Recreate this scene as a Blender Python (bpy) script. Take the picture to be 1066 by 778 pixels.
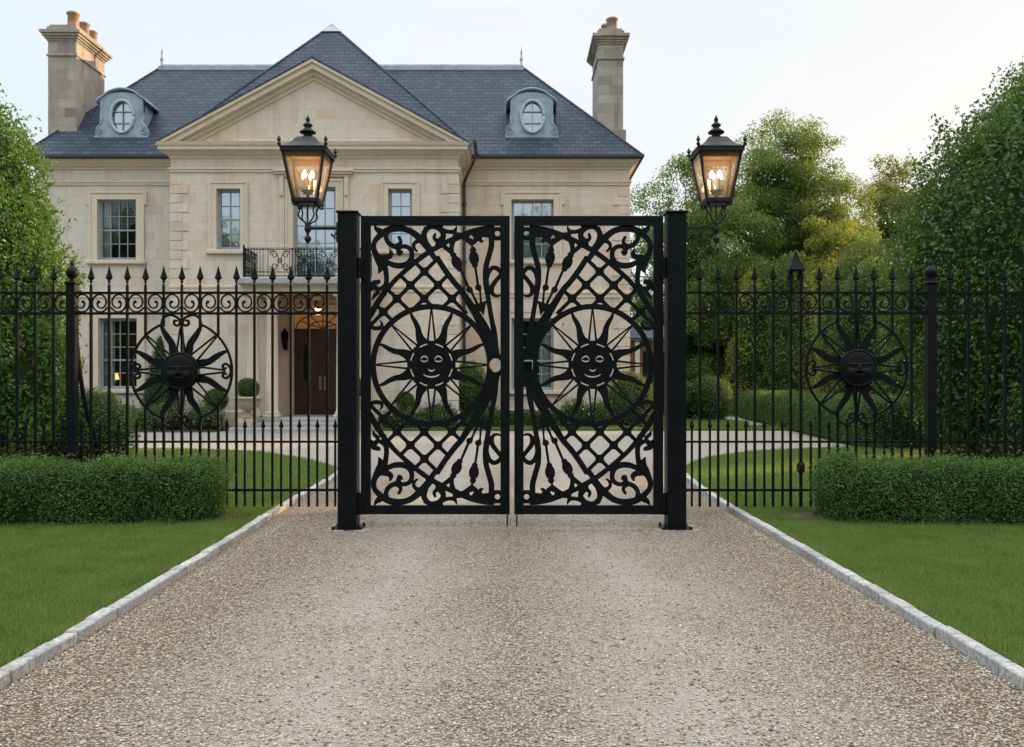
import bpy, bmesh, math, random
import numpy as np
from mathutils import Vector, Matrix
random.seed(7); RNG = np.random.default_rng(7)
PI = math.pi; R = math.radians
for o in list(bpy.data.objects): bpy.data.objects.remove(o)
SC = bpy.context.scene; C = SC.collection
# ------------------------------------------------------------------ camera, sky, sun, exposure
F = 900.0; CX, CY, EYE = 533.0, 400.0, 1.6
cam = bpy.data.cameras.new('camera'); co = bpy.data.objects.new('camera', cam); C.objects.link(co)
co.location = (0, 0, EYE); co.rotation_euler = (PI/2, 0, 0)
cam.sensor_width = 36; cam.lens = F/1066*36; cam.shift_y = (CY-389)/1066; cam.clip_end = 3000; cam.clip_start = .05
SC.camera = co
SUN_EL, SUN_AZ = R(9.5), R(56)
w = bpy.data.worlds.new('World'); SC.world = w; w.use_nodes = True
nt = w.node_tree; nt.nodes.clear()
def N(t, ty, **k):
    n = t.nodes.new(ty)
    for a, b in k.items(): setattr(n, a, b)
    return n
sky = N(nt, 'ShaderNodeTexSky', sky_type='NISHITA'); sky.sun_disc = False
sky.sun_elevation = SUN_EL; sky.sun_rotation = SUN_AZ; sky.air_density = 1.0; sky.dust_density = 1.2; sky.ozone_density = 1.5
tc = N(nt, 'ShaderNodeTexCoord'); sep = N(nt, 'ShaderNodeSeparateXYZ'); nt.links.new(tc.outputs['Generated'], sep.inputs[0])
# thin high veil of cloud over the clear sky, a little bluer to the left and overhead, broken by faint streaks
mp = N(nt, 'ShaderNodeMapping'); mp.inputs['Scale'].default_value = (1.2, 1.2, 5); nt.links.new(tc.outputs['Generated'], mp.inputs[0])
no = N(nt, 'ShaderNodeTexNoise'); no.inputs['Scale'].default_value = 1.6; no.inputs['Detail'].default_value = 5; nt.links.new(mp.outputs[0], no.inputs[0])
az = N(nt, 'ShaderNodeMapRange'); az.inputs[1].default_value = -.55; az.inputs[2].default_value = .45; nt.links.new(sep.outputs[0], az.inputs[0])
vc = N(nt, 'ShaderNodeMix', data_type='RGBA'); vc.inputs[6].default_value = (4.45, 4.95, 5.45, 1); vc.inputs[7].default_value = (5.0, 4.95, 4.85, 1)
nt.links.new(az.outputs[0], vc.inputs[0])
elv = N(nt, 'ShaderNodeMapRange'); elv.inputs[1].default_value = .40; elv.inputs[2].default_value = .9; elv.inputs[3].default_value = 1.0; elv.inputs[4].default_value = 3.1
nt.links.new(sep.outputs[2], elv.inputs[0])
vs = N(nt, 'ShaderNodeVectorMath', operation='SCALE'); nt.links.new(vc.outputs[2], vs.inputs[0]); nt.links.new(elv.outputs[0], vs.inputs[3])
fr = N(nt, 'ShaderNodeMapRange'); fr.inputs[1].default_value = .3; fr.inputs[2].default_value = .7; fr.inputs[3].default_value = .84; fr.inputs[4].default_value = .95
nt.links.new(no.outputs[0], fr.inputs[0])
mx = N(nt, 'ShaderNodeMix', data_type='RGBA'); nt.links.new(fr.outputs[0], mx.inputs[0]); nt.links.new(sky.outputs[0], mx.inputs[6]); nt.links.new(vs.outputs[0], mx.inputs[7])
lowz = N(nt, 'ShaderNodeMapRange'); lowz.inputs[1].default_value = .02; lowz.inputs[2].default_value = .34; lowz.inputs[3].default_value = .8; lowz.inputs[4].default_value = 0; nt.links.new(sep.outputs[2], lowz.inputs[0])
az2 = N(nt, 'ShaderNodeMapRange'); az2.inputs[1].default_value = .05; az2.inputs[2].default_value = .6; nt.links.new(sep.outputs[0], az2.inputs[0])
pm = N(nt, 'ShaderNodeMath', operation='MULTIPLY'); nt.links.new(lowz.outputs[0], pm.inputs[0]); nt.links.new(az2.outputs[0], pm.inputs[1])
mx2 = N(nt, 'ShaderNodeMix', data_type='RGBA'); mx2.inputs[7].default_value = (5.4, 4.75, 4.0, 1); nt.links.new(pm.outputs[0], mx2.inputs[0]); nt.links.new(mx.outputs[2], mx2.inputs[6]); mx = mx2
bg = N(nt, 'ShaderNodeBackground'); bg.inputs[1].default_value = .1; nt.links.new(mx.outputs[2], bg.inputs[0])
wo = N(nt, 'ShaderNodeOutputWorld'); nt.links.new(bg.outputs[0], wo.inputs[0])
sd = bpy.data.lights.new('sun', 'SUN'); sd.energy = 3.6; sd.angle = R(.6); sd.color = (1, .66, .36)
so = bpy.data.objects.new('sun', sd); C.objects.link(so)
dirv = Vector((math.sin(SUN_AZ)*math.cos(SUN_EL), math.cos(SUN_AZ)*math.cos(SUN_EL), math.sin(SUN_EL)))
so.rotation_euler = dirv.to_track_quat('Z', 'Y').to_euler(); so.location = dirv*60
SC.view_settings.view_transform = 'Standard'; SC.view_settings.look = 'None'; SC.view_settings.exposure = 1.0; SC.view_settings.gamma = 1
SC.render.engine = 'CYCLES'
SC.cycles.max_bounces = 6; SC.cycles.transparent_max_bounces = 12; SC.cycles.sample_clamp_indirect = 6

# ------------------------------------------------------------------ helpers
def at(px, py, Y): return ((px-CX)/F*Y, Y, EYE+(CY-py)/F*Y)
def X(px, Y): return (px-CX)/F*Y
def Zp(py, Y): return EYE+(CY-py)/F*Y
ORG = {}
def org(p):
    while p is not None and p.parent is not None: p = p.parent
    return np.array(ORG.get(p.name, (0, 0, 0))) if p is not None else np.zeros(3)
def tag(o, label=None, cat=None, group=None, kind=None):
    if label: o['label'] = label
    if cat: o['category'] = cat
    if group: o['group'] = group
    if kind: o['kind'] = kind
    return o
def thing(name, loc, label, cat, group=None):
    o = bpy.data.objects.new(name, None); C.objects.link(o); o.location = loc; o.empty_display_size = .2
    ORG[o.name] = tuple(loc); return tag(o, label, cat, group)
def children(o): return [c for c in C.objects if c.parent is o]
def copy_tree(o, parent=None, dx=(0, 0, 0)):
    c = o.copy(); C.objects.link(c); c.parent = parent
    if parent is None: c.location = Vector(o.location)+Vector(dx)
    for ch in children(o): copy_tree(ch, c)
    return c
def mirror_tree(o, parent=None):
    c = o.copy()
    if o.data:
        c.data = o.data.copy(); c.data.transform(Matrix.Scale(-1, 4, (1, 0, 0))); c.data.flip_normals()
    C.objects.link(c); c.parent = parent
    c.location = (-o.location.x, o.location.y, o.location.z)
    for ch in children(o): mirror_tree(ch, c)
    return c
def npmesh(name, V, Fc, mat, parent=None, smooth=False, loc=None):
    """V (n,3) array, Fc (m,k) int array or list of tuples"""
    me = bpy.data.meshes.new(name); V = np.asarray(V, dtype=np.float32)-(org(parent) if parent is not None else (np.array(loc) if loc is not None else 0))
    V = V.astype(np.float32)
    if isinstance(Fc, np.ndarray):
        k = Fc.shape[1]; m = Fc.shape[0]
        me.vertices.add(len(V)); me.vertices.foreach_set('co', V.ravel())
        me.loops.add(m*k); me.loops.foreach_set('vertex_index', Fc.astype(np.int32).ravel())
        me.polygons.add(m); me.polygons.foreach_set('loop_start', np.arange(0, m*k, k, dtype=np.int32))
        me.update(calc_edges=True)
    else:
        me.from_pydata([tuple(map(float, v)) for v in V], [], Fc); me.update()
    me.materials.append(mat)
    if smooth: me.polygons.foreach_set('use_smooth', np.ones(len(me.polygons), dtype=bool))
    o = bpy.data.objects.new(name, me); C.objects.link(o)
    if parent is not None: o.parent = parent
    elif loc is not None: o.location = loc; ORG[o.name] = tuple(loc)
    return o
class MB:
    def __init__(s): s.v = []; s.f = []
    def add(s, vs, fs):
        b = len(s.v); s.v += [tuple(v) for v in vs]; s.f += [tuple(i+b for i in f) for f in fs]; return s
    def box(s, x0, x1, y0, y1, z0, z1):
        return s.add([(x0,y0,z0),(x1,y0,z0),(x1,y1,z0),(x0,y1,z0),(x0,y0,z1),(x1,y0,z1),(x1,y1,z1),(x0,y1,z1)],
                     [(0,3,2,1),(4,5,6,7),(0,1,5,4),(1,2,6,5),(2,3,7,6),(3,0,4,7)])
    def cbox(s, x0, x1, y0, y1, z0, z1, c):
        # chamfered box
        for sx in (0,): pass
        prof = [(x0+c,y0),(x1-c,y0),(x1,y0+c),(x1,y1-c),(x1-c,y1),(x0+c,y1),(x0,y1-c),(x0,y0+c)]
        mx_, my_ = (x0+x1)/2, (y0+y1)/2
        fx = 1-2*c/(x1-x0); fy = 1-2*c/(y1-y0)
        rings = [[(mx_+(x-mx_)*fx, my_+(y-my_)*fy, z0) for x,y in prof], [(x,y,z0+c) for x,y in prof], [(x,y,z1-c) for x,y in prof], [(mx_+(x-mx_)*fx, my_+(y-my_)*fy, z1) for x,y in prof]]
        return s.loft(rings)
    def loft(s, rings, caps=True, closed=True):
        n = len(rings[0]); vs = [p for r in rings for p in r]; fs = []
        for i in range(len(rings)-1):
            for j in range(n if closed else n-1):
                k = (j+1) % n; fs.append((i*n+j, i*n+k, (i+1)*n+k, (i+1)*n+j))
        if caps: fs.append(tuple(range(n-1, -1, -1))); fs.append(tuple((len(rings)-1)*n+j for j in range(n)))
        return s.add(vs, fs)
    def lathe(s, cx, cy, prof, n=16, rot=0, sx=1, sy=1):
        return s.loft([[(cx+sx*r*math.cos(rot+2*PI*j/n), cy+sy*r*math.sin(rot+2*PI*j/n), z) for j in range(n)] for r, z in prof])
    def tube(s, pts, r, n=6, caps=True):
        pts = [Vector(p) for p in pts]; rr = r if isinstance(r, (list, tuple)) else [r]*len(pts); rings = []; up = None
        for i, p in enumerate(pts):
            t = (pts[min(i+1, len(pts)-1)]-pts[max(i-1, 0)]).normalized()
            if up is None: up = t.cross(Vector((0, 1, 0)) if abs(t.y) < .9 else Vector((1, 0, 0))).normalized()
            up = (up-t*up.dot(t)).normalized(); sd_ = t.cross(up)
            rings.append([tuple(p+(up*math.cos(2*PI*j/n)+sd_*math.sin(2*PI*j/n))*rr[i]) for j in range(n)])
        return s.loft(rings, caps)
    def prism(s, poly, y0, y1):   # poly in (x,z), CCW seen from -Y
        n = len(poly); vs = [(x, y0, z) for x, z in poly]+[(x, y1, z) for x, z in poly]
        return s.add(vs, [tuple(range(n)), tuple(range(2*n-1, n-1, -1))]+[(j, n+j, n+(j+1) % n, (j+1) % n) for j in range(n)])
    def slab(s, poly, z0, z1):    # poly in (x,y) CCW from above
        n = len(poly); vs = [(x, y, z0) for x, y in poly]+[(x, y, z1) for x, y in poly]
        return s.add(vs, [tuple(range(n-1, -1, -1)), tuple(range(n, 2*n))]+[(j, (j+1) % n, n+(j+1) % n, n+j) for j in range(n)])
    def build(s, name, mat, parent=None, smooth=False, loc=None):
        return npmesh(name, s.v, s.f, mat, parent, smooth, loc)
def spline(pts, n=6):
    """Catmull-Rom through rows (any width), returns dense rows"""
    P = [np.array(p, float) for p in pts]; P = [2*P[0]-P[1]]+P+[2*P[-1]-P[-2]]; out = []
    for i in range(1, len(P)-2):
        a, b, c, d = P[i-1:i+3]
        for k in range(n):
            t = k/n; out.append(.5*((2*b)+(c-a)*t+(2*a-5*b+4*c-d)*t*t+(3*b-a-3*c+d)*t**3))
    out.append(P[-2]); return np.array(out)
# signed-distance plates: cut a sheet of metal with rounded inner corners
class Plate:
    def __init__(s, x0, x1, z0, z1, st):
        s.x = np.arange(x0, x1+st*.5, st); s.z = np.arange(z0, z1+st*.5, st); s.GX, s.GZ = np.meshgrid(s.x, s.z, indexing='ij'); s.d = np.full(s.GX.shape, 1e3)
    def seg(s, a, b, ra, rb, d, pad=3):
        x0, x1 = min(a[0], b[0])-max(ra, rb)-pad, max(a[0], b[0])+max(ra, rb)+pad; z0, z1 = min(a[1], b[1])-max(ra, rb)-pad, max(a[1], b[1])+max(ra, rb)+pad
        i0, i1 = np.searchsorted(s.x, [x0, x1]); j0, j1 = np.searchsorted(s.z, [z0, z1])
        if i0 >= i1 or j0 >= j1: return
        gx = s.GX[i0:i1, j0:j1]-a[0]; gz = s.GZ[i0:i1, j0:j1]-a[1]; vx, vz = b[0]-a[0], b[1]-a[1]; L = vx*vx+vz*vz+1e-12
        t = np.clip((gx*vx+gz*vz)/L, 0, 1); q = np.hypot(gx-vx*t, gz-vz*t)-(ra+(rb-ra)*t)
        d[i0:i1, j0:j1] = np.minimum(d[i0:i1, j0:j1], q)
    def stroke(s, pts, k=0, n=6, sub=False, pad=3):
        """pts rows (x,z,width)"""
        P = spline(pts, n) if len(pts) > 2 else np.array(pts, float); d = np.full(s.GX.shape, 1e3)
        for i in range(len(P)-1): s.seg(P[i], P[i+1], P[i][2]/2, P[i+1][2]/2, d, pad)
        s.comb(d, k, sub)
    def comb(s, d, k=0, sub=False):
        if sub: s.d = np.maximum(s.d, -d)
        elif k > 0:
            h = np.clip(.5+.5*(s.d-d)/k, 0, 1); s.d = s.d+(d-s.d)*h-k*h*(1-h)
        else: s.d = np.minimum(s.d, d)
    def ell(s, cx, cz, rx, rz, ang=0, sub=False, k=0):
        ca, sa = math.cos(ang), math.sin(ang); u = (s.GX-cx)*ca+(s.GZ-cz)*sa; v = -(s.GX-cx)*sa+(s.GZ-cz)*ca
        s.comb((np.hypot(u/rx, v/rz)-1)*min(rx, rz), k, sub)
    def ring(s, cx, cz, r, w_, a0=None, a1=None, sub=False):
        d = np.abs(np.hypot(s.GX-cx, s.GZ-cz)-r)-w_/2
        if a0 is not None:
            a = np.arctan2(s.GZ-cz, s.GX-cx); m = (a-a0) % (2*PI) <= (a1-a0) % (2*PI); d = np.where(m, d, 1e3)
        s.comb(d, 0, sub)
    def rect(s, x0, x1, z0, z1, sub=False):
        s.comb(np.maximum(np.maximum(x0-s.GX, s.GX-x1), np.maximum(z0-s.GZ, s.GZ-z1)), 0, sub)
    def poly(s, pts, sub=False, k=0):
        p = np.array(pts, float); n = len(p); ins = np.zeros(s.GX.shape, bool); d = np.full(s.GX.shape, 1e6)
        for i in range(n):
            a, b = p[i], p[(i+1) % n]; vx, vz = b-a; gx, gz = s.GX-a[0], s.GZ-a[1]
            t = np.clip((gx*vx+gz*vz)/(vx*vx+vz*vz+1e-12), 0, 1); d = np.minimum(d, np.hypot(gx-vx*t, gz-vz*t))
            c = ((a[1] > s.GZ) != (b[1] > s.GZ)); 
            with np.errstate(divide='ignore', invalid='ignore'): xi = (b[0]-a[0])*(s.GZ-a[1])/(b[1]-a[1]+1e-15)+a[0]
            ins ^= c & (s.GX < xi)
        s.comb(np.where(ins, -d, d), k, sub)
    def mesh(s, name, mat, tr, y0, y1, parent=None, loc=None, smooth=False):
        """tr(x,z)->(X,Z) world; must keep orientation or set flip when z is downwards"""
        D = s.d.copy(); D[0, :] = D[-1, :] = 1; D[:, 0] = D[:, -1] = 1
        ins = D < 0; V = []; idx = {}; Fr = []; side = []
        nx, nz = D.shape; xs, zs = s.x, s.z
        def corner(i, j):
            k = (0, i, j)
            if k not in idx: idx[k] = len(V); V.append((xs[i], zs[j]))
            return idx[k]
        def cross(i, j, i2, j2):
            k = (1, min(i, i2), min(j, j2), 0 if j == j2 else 1)
            if k not in idx:
                a, b = D[i, j], D[i2, j2]; t = a/(a-b); idx[k] = len(V); V.append((xs[i]+(xs[i2]-xs[i])*t, zs[j]+(zs[j2]-zs[j])*t))
            return idx[k]
        cnt = ins[:-1, :-1].astype(int)+ins[1:, :-1]+ins[:-1, 1:]+ins[1:, 1:]
        for i in range(nx-1):
            col = cnt[i]; j = 0
            js = np.nonzero(col)[0]
            run = None
            for j in js:
                if col[j] == 4:
                    if run is None: run = [j, j+1]
                    elif run[1] == j: run[1] = j+1
                    else:
                        Fr.append((corner(i, run[0]), corner(i+1, run[0]), corner(i+1, run[1]), corner(i, run[1]))); run = [j, j+1]
                else:
                    cs = [(i, j), (i+1, j), (i+1, j+1), (i, j+1)]; poly = []; ent = None; ex = None; segs = []
                    for q in range(4):
                        a, b = cs[q], cs[(q+1) % 4]
                        if ins[a]: poly.append(corner(*a))
                        if ins[a] != ins[b]:
                            c = cross(*a, *b); poly.append(c); segs.append((c, ins[a]))
                    if len(poly) >= 3: Fr.append(tuple(poly))
                    for q in range(len(segs)):
                        if segs[q][1]: side.append((segs[q][0], segs[(q+1) % len(segs)][0]))   # leaves inside at q, re-enters at next
            if run is not None: Fr.append((corner(i, run[0]), corner(i+1, run[0]), corner(i+1, run[1]), corner(i, run[1])))
        V2 = [tr(x, z) for x, z in V]; n = len(V2)
        # orientation
        (xa, za), (xb, zb), (xc, zc) = tr(0, 0), tr(1, 0), tr(0, 1)
        flip = ((xb-xa)*(zc-za)-(xc-xa)*(zb-za)) < 0
        verts = [(x, y0, z) for x, z in V2]+[(x, y1, z) for x, z in V2]; fs = []
        for f in Fr:
            f2 = f[::-1] if flip else f; fs.append(f2); fs.append(tuple(q+n for q in f2[::-1]))
        for a, b in side:
            q = (a, a+n, b+n, b); fs.append(q[::-1] if flip else q)
        return npmesh(name, verts, fs, mat, parent, smooth, loc)

# ------------------------------------------------------------------ materials
MATS = {}
def newmat(name):
    m = bpy.data.materials.new(name); m.use_nodes = True; t = m.node_tree; t.nodes.clear()
    out = N(t, 'ShaderNodeOutputMaterial'); b = N(t, 'ShaderNodeBsdfPrincipled'); t.links.new(b.outputs[0], out.inputs[0]); MATS[name] = m
    return m, t, b, out
def noise(t, vec, sc, det=4, rough=.55):
    n = N(t, 'ShaderNodeTexNoise'); n.inputs['Scale'].default_value = sc; n.inputs['Detail'].default_value = det; n.inputs['Roughness'].default_value = rough
    if vec is not None: t.links.new(vec, n.inputs[0])
    return n.outputs[0]
def ramp(t, fac, stops):
    r = N(t, 'ShaderNodeValToRGB'); t.links.new(fac, r.inputs[0]); el = r.color_ramp.elements
    while len(el) < len(stops): el.new(.5)
    for e, (p, c) in zip(el, stops): e.position = p; e.color = (*c, 1) if len(c) == 3 else c
    return r.outputs[0]
def mixc(t, fac, a, b, blend='MIX'):
    m = N(t, 'ShaderNodeMix', data_type='RGBA', blend_type=blend)
    for i, v in ((0, fac), (6, a), (7, b)):
        if isinstance(v, (int, float)): m.inputs[i].default_value = v
        elif isinstance(v, tuple): m.inputs[i].default_value = (*v, 1)
        else: t.links.new(v, m.inputs[i])
    return m.outputs[2]
def bump(t, b, h, strength=.3, dist=.02):
    n = N(t, 'ShaderNodeBump'); n.inputs['Strength'].default_value = strength; n.inputs['Distance'].default_value = dist; t.links.new(h, n.inputs['Height']); t.links.new(n.outputs[0], b.inputs['Normal']); return n
def maprange(t, v, a, b, c, d):
    n = N(t, 'ShaderNodeMapRange'); t.links.new(v, n.inputs[0])
    for i, q in enumerate((a, b, c, d)): n.inputs[i+1].default_value = q
    return n.outputs[0]
def math_(t, op, a, b=None):
    n = N(t, 'ShaderNodeMath', operation=op)
    for i, v in ((0, a), (1, b)):
        if v is None: continue
        if isinstance(v, (int, float)): n.inputs[i].default_value = v
        else: t.links.new(v, n.inputs[i])
    return n.outputs[0]
def worldpos(t): return N(t, 'ShaderNodeNewGeometry').outputs['Position']
def simple(name, col, rough=.5, metal=0, nsc=0, namt=.15, bmp=0, spec=.5):
    m, t, b, out = newmat(name); b.inputs['Roughness'].default_value = rough; b.inputs['Metallic'].default_value = metal; b.inputs['Specular IOR Level'].default_value = spec
    if nsc:
        p = worldpos(t); n = noise(t, p, nsc, 6); c2 = tuple(max(0, c*(1-namt)) for c in col); c3 = tuple(min(1, c*(1+namt)) for c in col)
        t.links.new(ramp(t, n, [(.3, c2), (.7, c3)]), b.inputs['Base Color'])
        t.links.new(maprange(t, noise(t, p, nsc*2.3, 4), .3, .7, rough*.8, min(1, rough*1.2)), b.inputs['Roughness'])
        if bmp: bump(t, b, noise(t, p, nsc*4, 5), bmp, .01)
    else: b.inputs['Base Color'].default_value = (*col, 1)
    return m
def emit(name, col, s):
    m, t, b, out = newmat(name); b.inputs['Base Color'].default_value = (*col, 1); b.inputs['Emission Color'].default_value = (*col, 1); b.inputs['Emission Strength'].default_value = s; return m

M_black = simple('black_painted_steel', (.0040, .0055, .0070), .42, 0, 9, .3, .12, .16)
M_iron = simple('wrought_iron', (.0045, .0055, .0068), .5, 0, 14, .35, .35, .16)
M_lantern = simple('lantern_metal', (.011, .011, .0125), .45, .0, 20, .4, .4, .3)
M_copper = simple('lantern_lining', (.22, .12, .075), .6, .1, 8, .25)
M_zinc = simple('zinc_sheet', (.27, .34, .41), .55, .1, 3, .22, .15)
M_lead = simple('lead_flashing', (.34, .38, .42), .5, .2, 3, .2)
M_winframe = simple('painted_window_wood', (.27, .31, .34), .5, 0, 6, .1)
M_gutter = simple('cast_iron_gutter', (.03, .035, .042), .45, 0, 5, .3)
M_terra = simple('terracotta', (.36, .22, .15), .85, 0, 4, .25, .2)
M_doorwood = simple('dark_red_oak', (.052, .018, .013), .35, 0, 7, .35, .1)
M_brass = simple('aged_brass', (.35, .25, .12), .35, .9)
M_chrome = simple('door_handle_metal', (.5, .5, .5), .3, .9)
M_soil = simple('soil', (.075, .052, .036), .95, 0, 25, .4, .8)
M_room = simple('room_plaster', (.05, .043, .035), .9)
M_curtain = simple('curtain_cloth', (.62, .64, .62), .9, 0, 3, .1)
M_sheer = simple('sheer_curtain', (.70, .76, .79), .9, 0, 3, .08)
M_bulb = emit('candle_bulb', (1, .58, .24), 10)
M_candle = simple('candle_tube', (.45, .32, .18), .5)
M_roomlamp = emit('table_lamp_shade', (1, .42, .12), 1.6)
M_porchlamp = emit('porch_lamp_glass', (1, .6, .28), 1.6)
M_bark = simple('bark', (.075, .06, .045), .95, 0, 9, .4, .8)
M_urn = simple('weathered_stone_urn', (.36, .31, .24), .9, 0, 7, .25, .4)
M_whitepost = simple('white_painted_post', (.62, .60, .57), .6, 0, 5, .1)
M_cedar = simple('cedar_boards', (.34, .18, .085), .7, 0, 4, .25)
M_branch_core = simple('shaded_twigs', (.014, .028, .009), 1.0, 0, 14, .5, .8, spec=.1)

def glass(name, tint, gl):
    m, t, b, out = newmat(name); t.nodes.remove(b)
    tr = N(t, 'ShaderNodeBsdfTransparent'); tr.inputs[0].default_value = (*tint, 1); g = N(t, 'ShaderNodeBsdfGlossy'); g.inputs[0].default_value = (.9, .95, 1, 1); g.inputs['Roughness'].default_value = .03
    fz = N(t, 'ShaderNodeLayerWeight'); fz.inputs[0].default_value = .25; f = maprange(t, fz.outputs['Fresnel'], 0, 1, gl, 1.0)
    bm = N(t, 'ShaderNodeBump'); bm.inputs['Strength'].default_value = .04; bm.inputs['Distance'].default_value = .05; t.links.new(noise(t, worldpos(t), 2.2, 2), bm.inputs['Height']); t.links.new(bm.outputs[0], g.inputs['Normal'])
    mx_ = N(t, 'ShaderNodeMixShader'); t.links.new(f, mx_.inputs[0]); t.links.new(tr.outputs[0], mx_.inputs[1]); t.links.new(g.outputs[0], mx_.inputs[2]); t.links.new(mx_.outputs[0], out.inputs[0]); return m
M_glass = glass('window_glass', (.80, .86, .84), .035)
M_glass_sky = glass('old_window_glass', (.86, .92, .95), .30)
M_lglass = glass('lantern_glass', (.97, .95, .92), .10)
_t = M_lglass.node_tree; _o = [n for n in _t.nodes if n.type == 'OUTPUT_MATERIAL'][0]; _s = _o.inputs[0].links[0].from_socket
_d = N(_t, 'ShaderNodeBsdfTranslucent'); _d.inputs[0].default_value = (.8, .78, .74, 1); _m = N(_t, 'ShaderNodeMixShader'); _m.inputs[0].default_value = .12
_t.links.new(_s, _m.inputs[1]); _t.links.new(_d.outputs[0], _m.inputs[2]); _t.links.new(_m.outputs[0], _o.inputs[0])

def stone(name, cols, bw=.92, bh=.335, joint=.006, grime=.42, bmp=.35):
    m, t, b, out = newmat(name); b.inputs['Roughness'].default_value = .88; b.inputs['Specular IOR Level'].default_value = .25
    p = worldpos(t); s = N(t, 'ShaderNodeSeparateXYZ'); t.links.new(p, s.inputs[0])
    u = math_(t, 'ADD', s.outputs[0], s.outputs[1]); cmb = N(t, 'ShaderNodeCombineXYZ'); t.links.new(u, cmb.inputs[0]); t.links.new(s.outputs[2], cmb.inputs[1])
    br = N(t, 'ShaderNodeTexBrick'); t.links.new(cmb.outputs[0], br.inputs[0]); br.offset = .5; br.squash = .72; br.squash_frequency = 3
    br.inputs['Scale'].default_value = 1; br.inputs['Mortar Size'].default_value = joint; br.inputs['Mortar Smooth'].default_value = .3; br.inputs['Brick Width'].default_value = bw; br.inputs['Row Height'].default_value = bh
    br.inputs['Color1'].default_value = (0, 0, 0, 1); br.inputs['Color2'].default_value = (1, 1, 1, 1); br.inputs['Mortar'].default_value = (.5, .5, .5, 1)
    base = ramp(t, br.outputs['Color'], [((0, .07, .3, .5, .78, .88, 1)[i] if len(cols) == 7 else i/(len(cols)-1), c) for i, c in enumerate(cols)])
    n1 = noise(t, p, .55, 5); n2 = noise(t, p, 5, 6); n3 = noise(t, p, 40, 4)
    c = mixc(t, maprange(t, n1, .35, .7, 0, .3), base, cols[len(cols)//2])
    st = N(t, 'ShaderNodeMapping'); st.inputs['Scale'].default_value = (2.2, 2.2, .28); t.links.new(p, st.inputs[0]); ns = noise(t, st.outputs[0], 1.0, 6, .6)
    c = mixc(t, 1.0, c, (1.24, 1.20, 1.155), 'MULTIPLY'); c = mixc(t, maprange(t, ns, .52, .78, 0, grime), c, (.20, .175, .145), 'MIX')
    c = mixc(t, maprange(t, n2, .3, .7, 0, .22), c, tuple(q*.72 for q in cols[0]))
    c = mixc(t, math_(t, 'MULTIPLY', br.outputs['Fac'], .34), c, (.20, .175, .145))
    t.links.new(c, b.inputs['Base Color'])
    h = math_(t, 'SUBTRACT', math_(t, 'MULTIPLY', n3, .25), br.outputs['Fac']); h = math_(t, 'ADD', h, math_(t, 'MULTIPLY', n2, .35)); bump(t, b, h, bmp, .012)
    return m
STN = [(.45, .40, .34), (.53, .49, .43), (.55, .515, .455), (.52, .48, .425), (.555, .515, .45), (.56, .47, .375), (.53, .405, .31)]
M_stone = stone('ashlar_limestone', STN)
M_stone_wing = stone('ashlar_limestone_grey', [(.42, .385, .34), (.50, .475, .435), (.52, .50, .46), (.49, .465, .43), (.52, .50, .455), (.53, .46, .385), (.51, .41, .33)])
M_stone_warm = stone('ashlar_limestone_warm', [(.47, .40, .34), (.54, .47, .41), (.56, .50, .44), (.53, .465, .405), (.56, .49, .42), (.56, .44, .355), (.53, .38, .30)])
M_trim = stone('dressed_stone_trim', [(.49, .43, .36), (.55, .49, .41), (.52, .46, .385)], 1.4, 2.2, .004, .2, .2)
M_chim = stone('weathered_chimney_stone', [(.20, .185, .16), (.33, .305, .265), (.26, .245, .22), (.37, .34, .29), (.17, .155, .135)], .62, .36, .009, .95)
M_step = stone('grey_step_stone', [(.28, .29, .29), (.33, .34, .34)], 1.2, .5, .004, .2, .2)

def slate():
    m, t, b, out = newmat('blue_slate'); p = worldpos(t); s = N(t, 'ShaderNodeSeparateXYZ'); t.links.new(p, s.inputs[0])
    g = N(t, 'ShaderNodeNewGeometry'); sn = N(t, 'ShaderNodeSeparateXYZ'); t.links.new(g.outputs['True Normal'], sn.inputs[0])
    side = math_(t, 'GREATER_THAN', math_(t, 'ABSOLUTE', sn.outputs[0]), math_(t, 'ABSOLUTE', sn.outputs[1]))
    u = N(t, 'ShaderNodeMix', data_type='FLOAT'); t.links.new(side, u.inputs[0]); t.links.new(s.outputs[0], u.inputs[2]); t.links.new(s.outputs[1], u.inputs[3])
    cmb = N(t, 'ShaderNodeCombineXYZ'); t.links.new(u.outputs[0], cmb.inputs[0]); t.links.new(s.outputs[2], cmb.inputs[1])
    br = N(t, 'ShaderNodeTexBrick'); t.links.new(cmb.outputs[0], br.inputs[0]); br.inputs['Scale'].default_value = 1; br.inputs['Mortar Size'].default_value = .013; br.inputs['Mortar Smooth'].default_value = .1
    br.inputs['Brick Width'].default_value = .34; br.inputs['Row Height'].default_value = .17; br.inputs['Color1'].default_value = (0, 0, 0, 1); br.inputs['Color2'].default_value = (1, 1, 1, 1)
    c = ramp(t, br.outputs['Color'], [(0, (.015, .031, .054)), (.5, (.026, .047, .078)), (1, (.044, .069, .106))])
    c = mixc(t, maprange(t, noise(t, p, 1.1, 6), .35, .7, 0, .5), c, (.036, .046, .060))
    fz = math_(t, 'FRACT', math_(t, 'DIVIDE', s.outputs[2], .17))
    c = mixc(t, math_(t, 'MULTIPLY', br.outputs['Fac'], .9), c, (.006, .008, .011))  # slate joints, with the shadow line of each course painted into the colour
    t.links.new(c, b.inputs['Base Color']); b.inputs['Roughness'].default_value = .62; b.inputs['Specular IOR Level'].default_value = .3
    h = math_(t, 'SUBTRACT', math_(t, 'SUBTRACT', 1.0, fz), math_(t, 'MULTIPLY', br.outputs['Fac'], .5)); h = math_(t, 'ADD', h, math_(t, 'MULTIPLY', br.outputs['Color'], .3)); bump(t, b, h, .8, .03)
    return m
M_slate = slate()
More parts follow.
